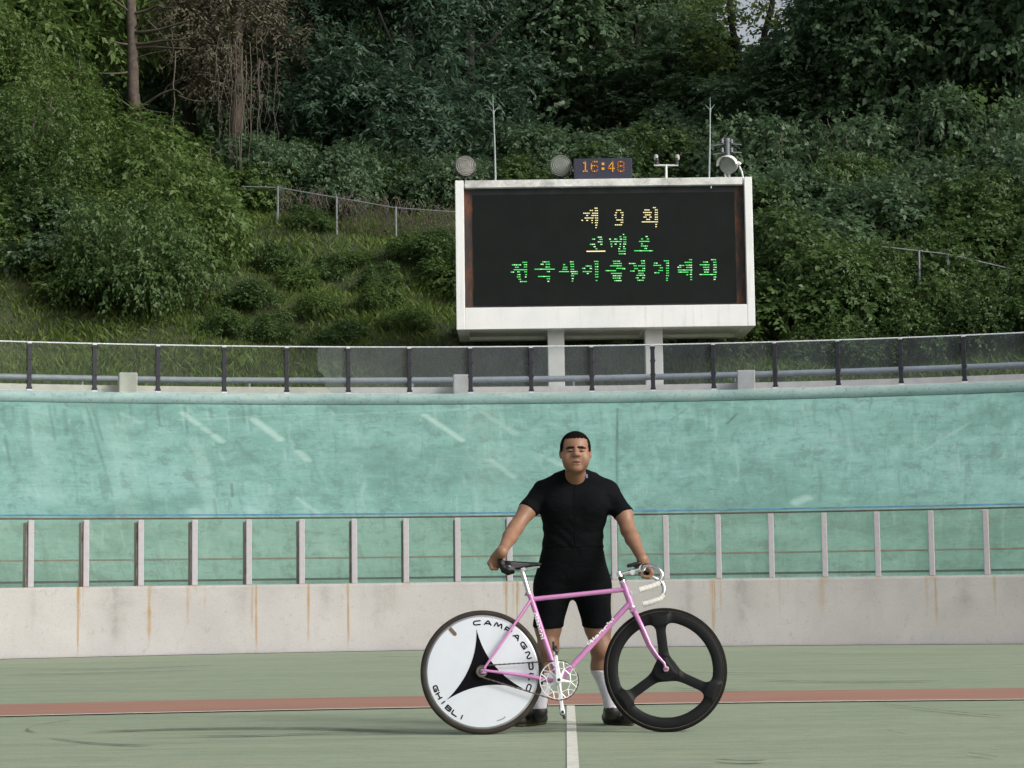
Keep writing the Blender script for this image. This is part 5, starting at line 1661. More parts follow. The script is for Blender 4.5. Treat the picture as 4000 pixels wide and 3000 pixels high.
# front zip follows the chest surface
zv = []
for p in zs:
    i = int((p[0] - jer.lo[0]) / jer.h); kz = int((p[2] - jer.lo[2]) / jer.h)
    if 0 <= kz < jer.f.shape[2]:
        colv = jer.f[i, :, kz]; neg = np.argwhere(colv < 0)
        if len(neg): zv.append((p[0], jer.ax[1][neg[0, 0]] - .002, p[2]))
m.tube(zv, .0028, 6); attach(m.build('zip', plain('dark_grey_zip', (.0055, .006, .007), .85, spec=0.08), None, smooth=True), person)
# small blue-grey tag on the collar
m = MB(); q = P(2292, 1860, 11.535); m.box(q, (.012, .010, .022)); attach(m.build('collar_tag', plain('blue_grey_tag', (.18, .20, .38), .6), None), person)
sh_ = SDF((P(2060, 2200, 11.7)[0], 11.45, zat(2475, 11.7)), (P(2420, 2200, 11.7)[0], 11.95, zat(2110, 11.7)), .005)
sh_.loft(SECS, .03, 2.5, .0045); legs(sh_, .0055)
sh_.plane((0, 0, zat(2126, 11.66)), (0, 0, 1))
sh_.plane((0, 11.68, zat(2448, 11.68)), (0, .12, -1))
attach(sh_.mesh('shorts', KIT), person)
SOCK = plain('white_sock', (0.62, 0.61, 0.68), 0.85, var=0.08, scale=40, bump=0.3)
SHOE = plain('black_shoe', (0.014, 0.013, 0.013), 0.5, var=0.5, scale=14)
STRAP = plain('olive_yellow_strap', (0.30, 0.26, 0.05), 0.6, var=0.35, scale=18)
SOLE = plain('gum_sole', (0.09, 0.06, 0.03), 0.7, var=0.5, scale=10)
for J, heel, toe, top in ((LLEG, G(2126, 2829), G(2014, 2840), 2625), (RLEG, G(2366, 2827), G(2474, 2836), 2619)):
    sk = SDF(np.minimum(J[3], J[5]) - .12, np.maximum(J[3], J[5]) + .12, .004)
    sk.chain(J[2:], [r + .005 for r in LR[2:]], .02); sk.ell(J[3] + np.array([0, .022, .02]), (.053, .050, .09), .03)
    sk.plane((0, 0, zat(top, 11.7)), (0, 0, 1)); sk.mesh('sock', SOCK, person)
    d_ = toe - heel; L = np.linalg.norm(d_); d_ /= L
    sd2 = np.array([-d_[1], d_[0], 0])
    U = lambda u, v, z: heel + d_ * u + sd2 * v + np.array([0, 0, z])
    an_ = J[5]
    so_ = SDF(np.minimum(heel, toe) - .09, np.maximum(heel, toe) + np.array([.09, .09, .2]), .004)
    so_.cone(U(.030, 0, .036), U(.13, 0, .040), .036, .036, .02); so_.cone(U(.13, 0, .038), U(L - .045, .0, .034), .038, .036, .02)
    so_.cone(U(L - .045, 0, .030), U(L - .02, 0, .026), .034, .022, .02)
    so_.cone(U(.05, 0, .045), an_, .042, .0455, .03); so_.cone(U(.14, 0, .05), U(.07, 0, .085), .030, .032, .03)
    so_.cone(an_, an_ + np.array([0, 0, .2]), .038, .038, .004, 's')
    so_.plane(U(0, 0, .001), (0, 0, -1)); 
    nrm = np.array([d_[0] * -.45, d_[1] * -.45, 1.0]); so_.plane(U(.05, 0, .098), nrm)
    f0 = so_.f.copy(); sh0 = so_.mesh('shoe', SHOE, person)
    st = so_.clone(); st.cone(U(.05, 0, .045), an_ + np.array([0, 0, .02]), .0490, .0515, .03); st.cone(U(.14, 0, .05), U(.06, 0, .105), .038, .040, .03)
    st.plane(U(.05, 0, .108), nrm); st.plane(U(.05, 0, .080), -nrm); st.mesh('shoe_strap', STRAP, sh0)
    sl_ = so_.clone(); sl_.f = f0 - .0025; sl_.plane((0, 0, .014), (0, 0, 1)); sl_.plane(U(0, 0, .0005), (0, 0, -1)); sl_.mesh('sole', SOLE, sh0)
# ------------------------------------------------------------------ the hillside
RH0 = RB1 + 1.75
def hill_z(r):
    r = np.asarray(r, float)
    return ZT - 0.12 + 0.50 * np.clip(r - RH0 - .3, 0, 14.5) + 0.20 * np.clip(r - RH0 - 14.8, 0, 16)


def hill_at(x, y):
    r = math.hypot(x - CX, y - CY)
    return float(hill_z(r)) + 0.18 * math.sin(x * 1.3 + y * .7) * math.sin(y * 1.1 - x * .4)


aw = np.linspace(A0, A1, 260); rr = np.concatenate([np.linspace(RH0, RH0 + 16, 60), np.linspace(RH0 + 17, RH0 + 70, 20)])
AA, RR = np.meshgrid(aw, rr, indexing='ij')
X = CX + np.sin(AA) * RR; Y = CY + np.cos(AA) * RR
Z = hill_z(RR) + 0.18 * np.sin(X * 1.3 + Y * .7) * np.sin(Y * 1.1 - X * .4)
ii, jj = np.meshgrid(np.arange(len(aw) - 1), np.arange(len(rr) - 1), indexing='ij'); b = ii * len(rr) + jj
Q = np.stack([b, b + len(rr), b + len(rr) + 1, b + 1], -1).reshape(-1, 4)
t = NT('hill_soil_and_moss'); t.set(0.95)
n1 = t.noise(t.coord('Position'), 0.5, 8, 0.7); n2 = t.noise(t.coord('Position'), 6, 6, 0.7)
c = t.ramp(n1, [(0.35, (0.020, 0.030, 0.010)), (0.55, (0.035, 0.052, 0.014)), (0.7, (0.060, 0.050, 0.028))])
c = t.mix(0.4, c, t.ramp(n2, [(0.3, (0.008, 0.012, 0.005)), (0.7, (0.07, 0.085, 0.03))]))
t.base(c); t.bump(n2, 0.8, 0.08)
o = np_mesh('hillside', np.stack([X, Y, Z], -1).reshape(-1, 3), Q, t.m, smooth=True); tag(o, kind='structure')

LEAF_BRIGHT = leaf_mat('bright_leaves', (0.061, 0.117, 0.027), (0.105, 0.178, 0.042), (0.154, 0.221, 0.068), 0.40)
LEAF_MID = leaf_mat('mid_leaves', (0.048, 0.099, 0.028), (0.084, 0.148, 0.042), (0.120, 0.183, 0.063), 0.36)
LEAF_DARK = leaf_mat('dark_leaves', (0.045, 0.099, 0.045), (0.079, 0.146, 0.067), (0.234, 0.327, 0.192), 0.42, 0.4)
LEAF_CON = leaf_mat('conifer_needles', (0.031, 0.076, 0.043), (0.053, 0.107, 0.062), (0.134, 0.201, 0.134), 0.34, 0.45)
LEAF_HIGH = leaf_mat('high_canopy_leaves', (0.087, 0.158, 0.044), (0.163, 0.240, 0.061), (0.240, 0.306, 0.098), 0.45)
LEAF_DRY = leaf_mat('dry_vine_leaves', (0.101, 0.084, 0.065), (0.169, 0.140, 0.104), (0.101, 0.127, 0.059), 0.2, 0.8)
LEAF_GRASS = leaf_mat('grass_blades', (0.068, 0.135, 0.020), (0.115, 0.190, 0.030), (0.155, 0.185, 0.055), 0.4, 0.6)
BARK = plain('grey_brown_bark', (0.085, 0.068, 0.055), 0.9, var=0.5, scale=9, bump=0.6)
BARKD = plain('dark_bark', (0.022, 0.020, 0.018), 0.9, var=0.4, scale=9, bump=0.6)
TWIG = plain('dry_twig', (0.095, 0.080, 0.064), 0.9, var=0.35, scale=6)


def leaf_cloud(rng, blobs, n_spray, n_leaf, L, W, spray_len, droop, cup=0.25):
    """blobs: (centre, radii). Sprays sit near each blob's surface; pointed leaves stand along each spray."""
    C_, Rr = [], []
    for c, r in blobs:
        k = max(4, int(n_spray * rng.uniform(.7, 1.3)))
        C_.append(np.repeat([c], k, 0)); Rr.append(np.repeat([r], k, 0))
    C_ = np.concatenate(C_); Rr = np.concatenate(Rr); n = len(C_)
    u = rng.normal(size=(n, 3)); u /= np.linalg.norm(u, axis=1)[:, None]
    u[:, 2] = np.where((u[:, 2] < -.35) & (rng.random(n) < .7), -u[:, 2], u[:, 2])
    rad = rng.uniform(.55, 1.05, n) ** .7
    base = C_ + u * Rr * rad[:, None]
    d = u * 1.0 + rng.normal(size=(n, 3)) * .45 + np.array([0, 0, -droop]); d /= np.linalg.norm(d, axis=1)[:, None]
    ln = spray_len * rng.uniform(.6, 1.3, n)
    P_, D_, S_ = [], [], []
    un = np.concatenate([u] * n_leaf)
    for k in range(n_leaf):
        f = (k + .5) / n_leaf
        p = base + d * (ln * f)[:, None] + np.array([0, 0, -droop * .5]) * (ln * f * f)[:, None]
        side = np.cross(d, np.array([0, 0, 1.0])); side /= np.linalg.norm(side, axis=1)[:, None] + 1e-6
        sg = 1 if k % 2 else -1
        ld = d * .65 + side * sg * .8 + rng.normal(size=(n, 3)) * .3 + np.array([0, 0, -droop * .6]); ld /= np.linalg.norm(ld, axis=1)[:, None]
        P_.append(p); D_.append(ld); S_.append(np.full(n, 1.0 - .35 * f) * rng.uniform(.7, 1.25, n))
    p = np.concatenate(P_); ld = np.concatenate(D_); s = np.concatenate(S_)
    nrm = np.array([0, 0, .75]) + un * .75 + rng.normal(size=p.shape) * .5; w = np.cross(ld, nrm); w /= np.linalg.norm(w, axis=1)[:, None] + 1e-6
    up = np.cross(w, ld)
    l = (L * s)[:, None]; ww = (W * s)[:, None]
    v0 = p; v1 = p + ld * l * .4 + w * ww + up * ww * cup; v2 = p + ld * l - up * ww * .3; v3 = p + ld * l * .4 - w * ww + up * ww * cup
    V = np.stack([v0, v1, v2, v3], 1).reshape(-1, 3)
    Q = np.arange(len(V)).reshape(-1, 4)
    return V, Q


def blob_set(rng, kind, n, R_, Hh):
    out = []
    for i in range(n):
        if kind == 'round':
            while True:
                q = rng.uniform(-1, 1, 3)
                if .35 < np.linalg.norm(q) < 1: break
            c = np.array([q[0] * R_, q[1] * R_ * .85, Hh * (.55 + .47 * q[2])]); s = rng.uniform(.12, .25) * R_
            r = np.array([s * 1.2, s * 1.2, s * .75])
        elif kind == 'dome':
            th = rng.uniform(0, 2 * math.pi); f = math.sqrt(rng.uniform(0, 1)); z = math.sqrt(max(0, 1 - f * f)) * rng.uniform(.15, 1.0)
            c = np.array([f * R_ * math.cos(th), f * R_ * math.sin(th), Hh * z * .9]); s = rng.uniform(.16, .32) * R_; r = np.array([s * 1.15, s * 1.15, s * .8])
        else:   # cone
            f = rng.uniform(.02, 1) ** 1.0; rad = R_ * (1 - .75 * f) * rng.uniform(.25, 1.0); th = rng.uniform(0, 2 * math.pi)
            c = np.array([rad * math.cos(th), rad * math.sin(th), Hh * f - .12 * rad]); s = rng.uniform(.16, .26) * R_ * (1.15 - .5 * f); r = np.array([s * 1.25, s * 1.25, s * .5])
        out.append((c, r))
    return out


def mesh_only(name, V, Q, mat):
    o = np_mesh(name, V, Q, mat); me = o.data; bpy.data.objects.remove(o); return me


def trunk_mesh(rng, Hh, r, mat, limbs=7, lean=.3, spread=1.6, start=.25):
    m = MB()
    pts = [Vector((0, 0, -.3))]
    x = y = 0
    for k in range(1, 8):
        x += rng.normal() * lean * .25; y += rng.normal() * lean * .2; pts.append(Vector((x, y, Hh * k / 7)))
    m.tube(pts, [r * (1 - .8 * i / 7) + .01 for i in range(8)], 10)
    for k in range(limbs):
        f = start + (1 - start) * (k + rng.random() * .6) / limbs; i = min(6, int(f * 7)); p = pts[i].lerp(pts[i + 1], f * 7 - i)
        th = rng.uniform(0, 6.28); L = spread * (1.15 - .6 * f) * rng.uniform(.7, 1.2)
        d = Vector((math.cos(th), math.sin(th) * .8, rng.uniform(.2, .8)))
        m.tube([p, p + d * L * .5 + Vector((0, 0, .05)), p + d * L + Vector((0, 0, .25 * L))], [r * .45 * (1.1 - f), r * .28 * (1.1 - f), r * .1], 7)
    o = m.build('trunk', mat, None, smooth=True); me = o.data; bpy.data.objects.remove(o); return me


rg = np.random.default_rng(11)
CROWN = {}
for k in range(2): CROWN['bright%d' % k] = mesh_only('crown', *leaf_cloud(rg, blob_set(rg, 'round', 78, 2.6, 5.6), 42, 7, .20, .042, .46, .55), LEAF_BRIGHT)
for k in range(2): CROWN['mid%d' % k] = mesh_only('crown', *leaf_cloud(rg, blob_set(rg, 'round', 84, 2.6, 5.8), 42, 6, .17, .05, .40, .4), LEAF_MID)
for k in range(3): CROWN['dark%d' % k] = mesh_only('crown', *leaf_cloud(rg, blob_set(rg, 'round', 92, 2.6, 6.0), 40, 6, .18, .062, .36, .35), LEAF_DARK)
for k in range(2): CROWN['con%d' % k] = mesh_only('crown', *leaf_cloud(rg, blob_set(rg, 'cone', 135, 2.5, 7.0), 38, 8, .19, .028, .40, .30), LEAF_CON)
CROWN['high0'] = mesh_only('crown', *leaf_cloud(rg, blob_set(rg, 'round', 62, 2.6, 5.0), 40, 6, .17, .05, .42, .3), LEAF_HIGH)
CROWN['dry0'] = mesh_only('crown', *leaf_cloud(rg, blob_set(rg, 'round', 50, 1.6, 3.2), 44, 6, .16, .022, .45, .6), LEAF_DRY)
SHRUB = {}
for k in range(3): SHRUB['bright%d' % k] = mesh_only('foliage', *leaf_cloud(rg, blob_set(rg, 'dome', 34, 1.5, 1.7), 40, 7, .19, .040, .42, .5), LEAF_BRIGHT)
for k in range(2): SHRUB['mid%d' % k] = mesh_only('foliage', *leaf_cloud(rg, blob_set(rg, 'dome', 34, 1.5, 1.7), 40, 6, .16, .05, .36, .4), LEAF_MID)
for k in range(2): SHRUB['dark%d' % k] = mesh_only('foliage', *leaf_cloud(rg, blob_set(rg, 'dome', 36, 1.5, 1.9), 42, 6, .17, .055, .34, .4), LEAF_DARK)
TRUNK = [trunk_mesh(rg, 5.0, .16, BARK), trunk_mesh(rg, 5.0, .20, BARKD), trunk_mesh(rg, 6.6, .18, BARKD, 9, .15, 1.3)]
for k in range(2): SHRUB['fine%d' % k] = mesh_only('foliage', *leaf_cloud(rg, blob_set(rg, 'dome', 40, 1.5, 1.8), 62, 8, .105, .028, .34, .45), LEAF_BRIGHT if k == 0 else LEAF_MID)
rs = random.Random(21)


def plant(name, crown, trunk, px_d, D, label, cat, group, s=1.0, sz=1.0, lift=0.0, part='crown', rz=None):
    p = P(D2(px_d), 1400, D); x, y = p[0], D
    z = hill_at(x, y)
    o = empty(name, (x, y, z), label, cat, group)
    o.rotation_euler = (0, 0, rs.uniform(0, 6.28) if rz is None else rz); o.scale = (s, s, s * sz)
    c = bpy.data.objects.new(part, crown); COL.objects.link(c); c.parent = o; c.location = (0, 0, lift)
    if trunk is not None:
        k = bpy.data.objects.new('trunk', trunk); COL.objects.link(k); k.parent = o
        if lift: k.scale = (1, 1, (5.0 + lift) / 5.0)
    return o


G_T = 'trees of the wooded hillside'
T = [
    ('bright0', 0, 40, 46, 1.25, 1.2, .4, 'bright green feathery tree at the far left above the shrubs'),
    ('bright1', 0, 170, 49, 1.05, 1.25, .6, 'light green tree left of the bare pine trunk'),
    ('bright1', 0, -130, 44, 1.2, 1.2, .3, 'bright green tree just cut by the left edge'),
    ('mid0', 1, 405, 56, 1.15, 1.2, .5, 'shaded green tree deep behind the bare pine trunk'),
    ('mid1', 1, 610, 53, 1.15, 1.35, .6, 'mid green tree between the brown vine-draped crown and the dark conifers'),
    ('con0', 2, 745, 49.0, 1.05, 1.25, -.9, 'dark conifer with drooping sprays, leftmost of the conifers behind the hillside wire fence'),
    ('con1', 2, 880, 48.0, 1.15, 1.3, -.9, 'tallest dark blue-green conifer left of the scoreboard'),
    ('con0', 2, 1020, 49, 1.10, 1.25, -.9, 'dark conifer rising behind the scoreboard\'s left flood light'),
    ('dark0', 1, 1150, 52, 1.1, 1.15, -.4, 'dark broadleaf tree behind the left lightning rod'),
    ('mid1', 1, 1270, 54, 1.05, 1.2, -.3, 'shadowy green tree behind the orange clock'),
    ('dark1', 1, 1380, 52, .95, 1.05, -.4, 'dark tree behind the twin camera stand'),
    ('high0', 1, 1395, 57, .9, 1.0, 3.4, 'high yellow-green crown above the right lightning rod'),
    ('dark2', 1, 1500, 51, .85, .50, -.1, 'low dark tree right behind the right lightning rod'),
    ('dark0', 1, 1700, 46.5, .72, .72, -.4, 'dark leafy tree immediately right of the scoreboard'),
    ('high0', 1, 1890, 56, 1.1, 1.0, 3.0, 'high yellow-green crown at the top right of the scoreboard'),
    ('dark1', 1, 1870, 46, .84, 1.05, -.7, 'dark green tree hung with creepers, second right of the scoreboard'),
    ('dark2', 1, 1930, 46, 1.05, 1.3, -1.1, 'dense dark tree in the middle of the right hillside'),
    ('dark0', 1, 2060, 46.5, 1.2, 1.45, -1.3, 'silvery dark green tree filling the upper right corner'),
    ('dark1', 1, 2180, 45, 1.15, 1.4, -1.2, 'large dark tree cut by the right edge'),
    ('dark2', 1, 2330, 44, 1.15, 1.25, .3, 'dark tree just beyond the right edge'),
]
for kind, tr, px, D, s, sz, lift, lab in T:
    plant('broadleaf_tree' if not kind.startswith('con') else 'conifer_tree', CROWN[kind], TRUNK[tr], px, D, lab, 'tree', G_T, s, sz, lift)
for k, px in enumerate((-300, -200, -100, 0, 90, 170, 250, 340, 430, 520, 610, 700, 790, 880, 960, 1040, 1200, 1290, 1320, 1395, 1905, 1960, 2020, 2110, 2200, 2300, 2400)):
    kd = ('dark0', 'mid0', 'dark1', 'con1', 'dark2')[k % 5]
    plant('broadleaf_tree' if kd[0] != 'c' else 'conifer_tree', CROWN[kd], TRUNK[1], px, 61 + (k * 37 % 7) * .8, 'dark tree in the rear row of the wood on the hilltop', 'tree', 'rear row of hilltop trees', 1.15, 1.55, -1.0)
for k, px in enumerate((1130, 1510, 1590, 1670, 1760)):
    plant('broadleaf_tree', CROWN[('dark0', 'mid1', 'dark2')[k % 3]], TRUNK[1], px, 62 + k * .5, 'low tree below the bright sky gaps at the top of the wood', 'tree', 'low hilltop trees under the sky gaps', 1.0, .62 if px > 1400 else 1.2, -.8)

for px, D, s in ((1640, 43.5, .8), (1730, 43.2, .85), (1810, 42.8, .85), (1890, 42.6, .9), (1970, 42.4, .9), (2050, 42.2, .9), (2130, 42, .95), (2215, 41.8, .95)):
    plant('shrub', SHRUB[('dark0', 'dark1', 'mid0')[rs.randrange(3)]], None, px, D, 'tall dark shrub under the trees at the top of the right slope', 'shrub', 'tall shrubs under the right hand trees', s, 1.6, -.1, 'foliage')
# brown crown smothered in dead vines
plant('vine_covered_tree', CROWN['dry0'], TRUNK[0], 505, 47.5, 'grey-brown crown of dead vines hanging over the left hillside', 'tree', None, 1.1, 1.0, .9)
plant('vine_covered_tree', CROWN['dry0'], TRUNK[1], 1330, 53, 'brownish withered crown behind the clock and camera stand', 'tree', None, .9, .8, 1.2)


def curve_pts(seq, Y):
    return [Vector(P(D2(x), D2(y), Y)) for x, y in seq]


# bare pine with dead limbs
YP = 45.0
q = P(D2(305), D2(300), YP)
pine = empty('pine_tree', (q[0], YP, hill_at(q[0], YP)), 'tall bare pine trunk with dead horizontal branches on the left hillside', 'tree', G_T)
m = MB(); tp = curve_pts([(308, 330), (303, 290), (295, 250), (288, 200), (287, 140), (286, 90), (284, 40), (282, -15), (281, -70), (279, -200), (277, -330)], YP)
tp = [Vector((tp[0].x, YP, hill_at(tp[0].x, YP) - .2))] + tp
m.tube(tp, [.17, .155, .145, .135, .13, .125, .12, .115, .11, .10, .08, .05], 12); attach(m.build('trunk', BARK, None, smooth=True), pine)
for seq, r in ([[(288, 70), (310, 74), (345, 74), (378, 70), (420, 62)], .05], [[(286, 97), (320, 98), (360, 97), (400, 99), (440, 93)], .04], [[(288, 104), (330, 106), (380, 113), (430, 119)], .04], [[(286, 97), (262, 98), (240, 95)], .03],
               [[(285, 30), (262, 14), (240, 0)], .035], [[(285, 30), (320, 28), (345, 22), (365, 32), (385, 35)], .04], [[(286, 155), (255, 163), (215, 166)], .03], [[(290, 68), (305, 52), (318, 44)], .035], [[(318, 44), (340, 66), (362, 92)], .02],
               [[(300, 232), (325, 224), (352, 212), (385, 206), (405, 222)], .035], [[(385, 206), (425, 222), (490, 226)], .022], [[(303, 232), (330, 244), (368, 252)], .025], [[(296, 240), (275, 228), (260, 218)], .028], [[(290, 130), (320, 122), (365, 118)], .02], [[(352, 212), (365, 190), (405, 175)], .018]):
    m = MB(); cp = curve_pts(seq, YP); cp = [p + Vector((0, (-.5 if i else 0) * i * .35, 0)) for i, p in enumerate(cp)]
    cc = cr(cp, 4); m.tube(cc, [r * (1 - .75 * i / len(cc)) for i in range(len(cc))], 6)
    attach(m.build('branch', TWIG if r < .036 else BARK, None, smooth=True), pine)
# forked dark tree against the sky holes
YF = 50.0
q = P(D2(1625), D2(300), YF)
fk = empty('forked_tree', (q[0], YF, hill_at(q[0], YF)), 'dark forked trunk standing against bright sky gaps behind the hooded flood light', 'tree', G_T)
m = MB(); a_ = [Vector((q[0], YF, hill_at(q[0], YF) - .2))] + curve_pts([(1622, 320), (1620, 270), (1618, 210), (1612, 180)], YF)
m.tube(a_, [.2, .18, .16, .14, .13], 10); m.tube(curve_pts([(1612, 182), (1598, 150), (1590, 100), (1580, 50), (1572, -20)], YF), [.12, .10, .09, .08, .07], 8)
m.tube(curve_pts([(1612, 182), (1630, 160), (1645, 120), (1652, 70), (1668, 10), (1672, -30)], YF), [.12, .10, .09, .08, .07, .05], 8)
m.tube(curve_pts([(1650, 90), (1680, 60), (1715, 40)], YF), [.05, .04, .02], 6); m.tube(curve_pts([(1592, 110), (1560, 80), (1530, 70)], YF), [.05, .04, .02], 6)
m.tube(curve_pts([(1600, 300), (1570, 250), (1545, 215), (1520, 190)], YF), [.13, .11, .09, .07], 8)
attach(m.build('trunk', BARKD, None, smooth=True), fk)
bl = []
for (xd, yd, r) in ((1560, 60, .7), (1540, 10, .8), (1600, 5, .55), (1700, 25, .8), (1690, 75, .5), (1720, 110, .6), (1570, 120, .45), (1590, 215, .5), (1655, 200, .5), (1685, 165, .55), (1540, 160, .6), (1520, 110, .6), (1740, 60, .7)):
    q2 = P(D2(xd), D2(yd), YF) - np.array([q[0], YF, hill_at(q[0], YF)]); bl.append((q2, np.array([r * 1.2, r, r * .7])))
V, Q = leaf_cloud(rg, bl, 46, 6, .17, .05, .38, .35); V = V + np.array([q[0], YF, hill_at(q[0], YF)])
attach(np_mesh('crown', V, Q, LEAF_HIGH), fk)

# shrubs on the slopes
GL = 'leafy shrubs covering the left slope'; GR = 'leafy shrubs along the right slope'; GM = 'low shrubs on the grassy slope behind the fence'
LABL = 'leafy green shrub among those covering the slope left of the grassy patch'
for i in range(40):
    px = rs.uniform(-150, 520); D = rs.uniform(37.0, 46.5)
    if px > 330 and D > 44: D -= 4
    if px > 300 and D < 39.5: D = 40 + rs.random() * 3
    if px > 400 and D < 43.5: px -= 120
    near_top = D > 42
    kd = ('bright%d' % rs.randrange(3)) if (near_top or rs.random() < .55) else ('mid%d' % rs.randrange(2) if rs.random() < .6 else 'dark%d' % rs.randrange(2))
    if rs.random() < .22: kd = 'fine%d' % rs.randrange(2)
    plant('shrub', SHRUB[kd], None, px, D, LABL, 'shrub', GL, rs.uniform(.5, .95), rs.uniform(.9, 1.7), 0, 'foliage')
for i in range(12):
    px = rs.uniform(-90, 130); D = rs.uniform(39, 45)
    plant('sapling', CROWN[('bright0', 'bright1', 'mid0')[i % 3]], TRUNK[0], px, D, 'young leafy tree rising out of the shrubs on the left slope', 'young tree', 'young trees among the left slope shrubs', rs.uniform(.30, .5), rs.uniform(1.1, 1.7), 0)
for i in range(38):
    px = rs.uniform(1610, 2400); D = rs.uniform(35.9, 41.5)
    if px > 1830 and D < 37: D += 1.2
    kd = ('mid%d' % rs.randrange(2)) if D < 38.5 else ('dark%d' % rs.randrange(2) if rs.random() < .75 else 'mid%d' % rs.randrange(2))
    if rs.random() < .25: kd = 'fine1'
    plant('shrub', SHRUB[kd], None, px, D, 'leafy dark green shrub on the slope right of the scoreboard', 'shrub', GR, rs.uniform(.6, 1.0), rs.uniform(1.0, 1.5), 0, 'foliage')
for px, D, s in ((560, 44.5, .6), (770, 41.0, .26), (900, 41.0, .34), (950, 40.6, .42), (990, 40.0, .45), (590, 40.0, .34), (640, 39.4, .28), (720, 40.4, .26), (830, 39.6, .30), (690, 38.0, .26), (750, 36.8, .24), (880, 37.2, .28), (540, 38.2, .34), (480, 36.6, .3), (700, 36.5, .25), (820, 38.0, .28), (600, 37.0, .3), (1080, 37.0, .45), (1180, 36.6, .4), (1250, 36.4, .45), (1330, 38, .6), (1480, 37, .6), (1560, 36.6, .6), (1040, 39.5, .6), (1400, 40, .9), (1200, 40, .8), (660, 42.5, .35)):
    plant('shrub', SHRUB['mid%d' % rs.randrange(2)] if rs.random() < .6 else SHRUB['bright%d' % rs.randrange(3)], None, px, D, 'small bush growing out of the grassy slope behind the glass fence', 'shrub', GM, s, rs.uniform(.8, 1.2), 0, 'foliage')
for px, D, s in ((1800, 35.4, .5), (1890, 35.5, .52), (1965, 35.4, .5), (2035, 35.5, .52), (2110, 35.4, .55), (2180, 35.4, .55), (2250, 35.3, .6), (2330, 35.4, .6), (1930, 36.4, .5), (2070, 36.5, .5), (2230, 36.3, .6)):
    plant('shrub', SHRUB[('mid0', 'mid1', 'fine1')[rs.randrange(3)]], None, px, D, 'low green shrub right behind the glass fence below the right wire fence', 'shrub', 'low shrubs below the right wire fence', s, rs.uniform(1.0, 1.3), 0, 'foliage')
for px, D, s, lab in ((120, 43.5, .62, 'grey-brown tangle of dead vines on the far left shrubs'), (330, 43.0, .45, 'small dead vine heap right below the pine trunk'), (425, 42.6, .5, 'peaked clump of dead vines left of the hillside wire fence'), (1150, 36.2, .3, 'dead brush heap seen through the glass by the scoreboard column'), (1760, 41, .4, 'dead vine clump on the right slope'), (30, 41.8, .55, 'greyish dead vine heap at the left edge of the slope'), (230, 44.4, .6, 'dead brown vines sprawling over the shrub crest left of the pine trunk')):
    plant('dead_vines', CROWN['dry0'], None, px, D, lab, 'dead plant', None, s, .40, -.3 * s, 'foliage')

for i in range(30):
    px = 545 + i * 38 + rs.uniform(-15, 15); D = rs.uniform(44.2, 47.0) if px < 1000 else rs.uniform(44, 49)
    kd = 'dark%d' % rs.randrange(2) if rs.random() < .65 else 'mid%d' % rs.randrange(2)
    plant('shrub', SHRUB[kd], None, px, D, 'shady shrub at the foot of the wood behind the wire fence and scoreboard', 'shrub', 'shady shrubs at the foot of the wood', rs.uniform(.75, 1.05) * (.55 if 620 < px < 1120 else .72), rs.uniform(1.0, 1.4), -.1, 'foliage')

# grass, one mass of blades
n = 170000
a = rg.uniform(-.62, .62, n); r = RH0 + .1 + 12.5 * rg.random(n) ** 1.3
x = CX + np.sin(a) * r; y = CY + np.cos(a) * r
z = hill_z(r) + 0.18 * np.sin(x * 1.3 + y * .7) * np.sin(y * 1.1 - x * .4)
clump = .5 + .5 * np.sin(x * 2.1 + 1.3 * np.sin(y * 1.7)) * np.sin(y * 2.6 + x * .5)
h = (.05 + .11 * clump) * rg.uniform(.5, 1.4, n); th = rg.uniform(0, 6.28, n); wd = .006 + .008 * rg.random(n)
lx, ly = rg.normal(size=n) * .5 * h, rg.normal(size=n) * .5 * h
c_, s_ = np.cos(th) * wd, np.sin(th) * wd
V = np.stack([np.stack([x - c_, y - s_, z - .03], 1), np.stack([x + c_, y + s_, z - .03], 1), np.stack([x + lx * .4 + c_ * .7, y + ly * .4 + s_ * .7, z + h * .6], 1), np.stack([x + lx, y + ly, z + h], 1)], 1).reshape(-1, 3)
tag(np_mesh('grass', V, np.arange(4 * n).reshape(-1, 4), LEAF_GRASS), 'bright green grass on the slope behind the glass fence', 'grass', kind='stuff')

# wire fences on the hillside: posts, rails, wires
STEEL = plain('galvanised_post', (0.17, 0.19, 0.205), 0.5, var=0.15, scale=9)
for posts, rail, Y, lab in (([(600, 402, 524), (727, 424, 528), (855, 446, 512)], [(522, 403), (600, 405), (727, 427), (855, 449), (985, 458)], 42.6, 'thin grey post-and-rail wire fence on the hillside left of the scoreboard'),
                            ([(2047, 549, 650), (2176, 579, 622), (1985, 541, 640)], [(1905, 533), (1925, 535), (2047, 549), (2176, 579), (2300, 612)], 36.0, 'thin grey wire fence half hidden in the shrubs on the right slope')):
    q = P(D2(posts[0][0]), D2(posts[0][2]), Y)
    hf = empty('wire_fence', q, lab, 'fence')
    for px, y0, y1 in posts:
        m = MB(); a_, b_ = P(D2(px), D2(y0), Y), P(D2(px + .5), D2(y1), Y); b_[2] = min(b_[2], hill_at(b_[0], Y)) - .1; m.tube([a_, b_], .021, 8); attach(m.build('post', STEEL, None), hf)
    m = MB(); m.tube(curve_pts(rail, Y), .012, 8); attach(m.build('rail', STEEL, None), hf)
    px, y0, y1 = posts[0]
    m = MB(); m.tube(curve_pts([(px, y0 + 50), (px - 8, y1 - 2)], Y), .022, 8); attach(m.build('brace', STEEL, None), hf)

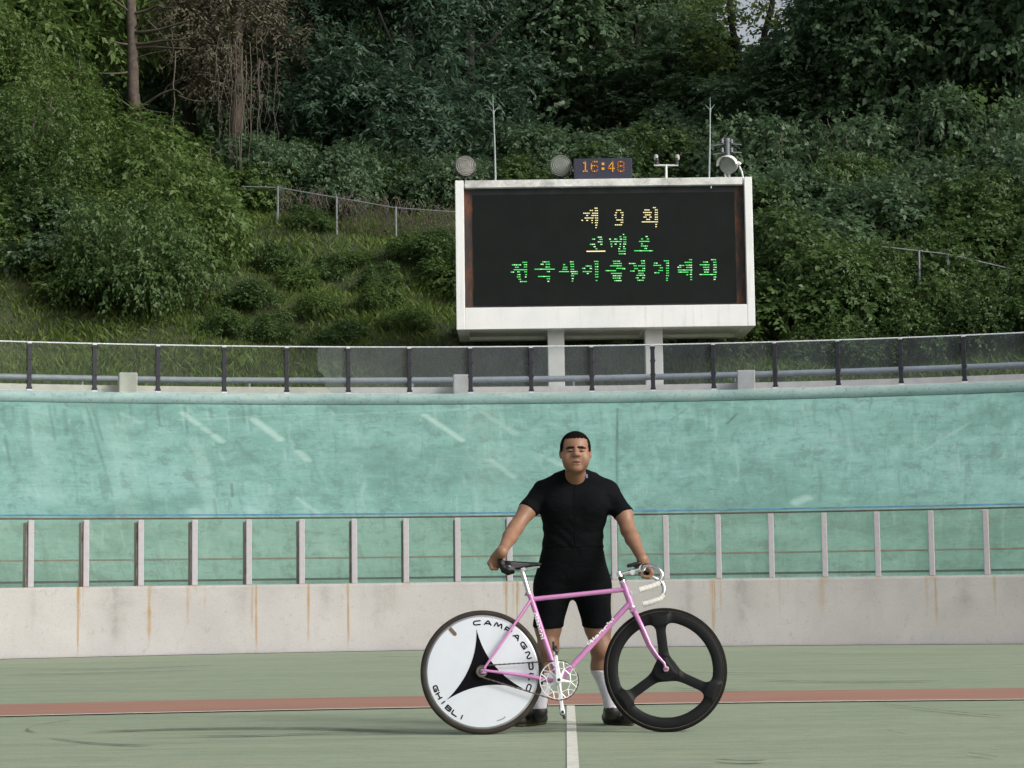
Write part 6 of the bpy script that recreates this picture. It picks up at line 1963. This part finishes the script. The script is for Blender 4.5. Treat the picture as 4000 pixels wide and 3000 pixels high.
# hanging creepers and dead stems: one tangle of thin stems
m = MB()
def stem(x, y0, y1, D, r=.012, wob=4):
    n_ = 6; pts = curve_pts([(x + rs.uniform(-wob, wob), y0 + (y1 - y0) * i / n_) for i in range(n_ + 1)], D)
    m.tube(pts, [r * (1 - .5 * i / n_) for i in range(n_ + 1)], 4, cap=False)
for x, y0, y1, D, r in ((375, 110, 330, 44.5, .018), (355, 270, 335, 44.3, .02), (372, 60, 120, 44.5, .01), (524, 100, 380, 44.0, .018), (510, 90, 390, 44.2, .012), (540, 90, 395, 44.1, .012), (498, 100, 340, 44.2, .012), (530, 120, 300, 44, .014), (560, 130, 400, 44.3, .012), (470, 120, 260, 44.5, .012),
                        (172, 130, 190, 43, .012), (80, 190, 290, 42.5, .012), (350, 330, 340, 43, .02), (520, 250, 395, 44, .016), (1760, 560, 700, 38, .01), (1735, 480, 640, 39, .012), (1790, 560, 650, 38.5, .01), (1660, 460, 560, 40, .012), (240, 520, 620, 38.5, .012), (300, 590, 690, 37.6, .012), (560, 640, 690, 37.8, .012), (1950, 500, 640, 39, .01)):
    stem(x, y0, y1, D, r)
for _ in range(150): 
    x = rs.uniform(600, 985); y0 = 400 + (x - 600) * .13 + rs.uniform(-8, 20); stem(x, y0, y0 + rs.uniform(25, 95), 42.75 + rs.random() * .4, rs.uniform(.006, .012), 9)
for _ in range(26):
    x = rs.uniform(440, 600); stem(x, rs.uniform(60, 180), rs.uniform(200, 400), 44.2 + rs.random() * 1.5, rs.uniform(.005, .009), 9)
for _ in range(40):
    x = rs.uniform(1650, 2212); y0 = rs.uniform(250, 560); stem(x, y0, y0 + rs.uniform(40, 120), 40 + rs.random() * 2, rs.uniform(.005, .009), 8)
for _ in range(36):
    x = rs.uniform(0, 520); y0 = rs.uniform(260, 560); stem(x, y0, y0 + rs.uniform(40, 110), 40.5 + rs.random() * 2, rs.uniform(.006, .012), 14)
tag(m.build('creeper_stems', TWIG, None), 'tangle of dry creeper stems hanging over the wooded hillside', 'creepers', kind='stuff')
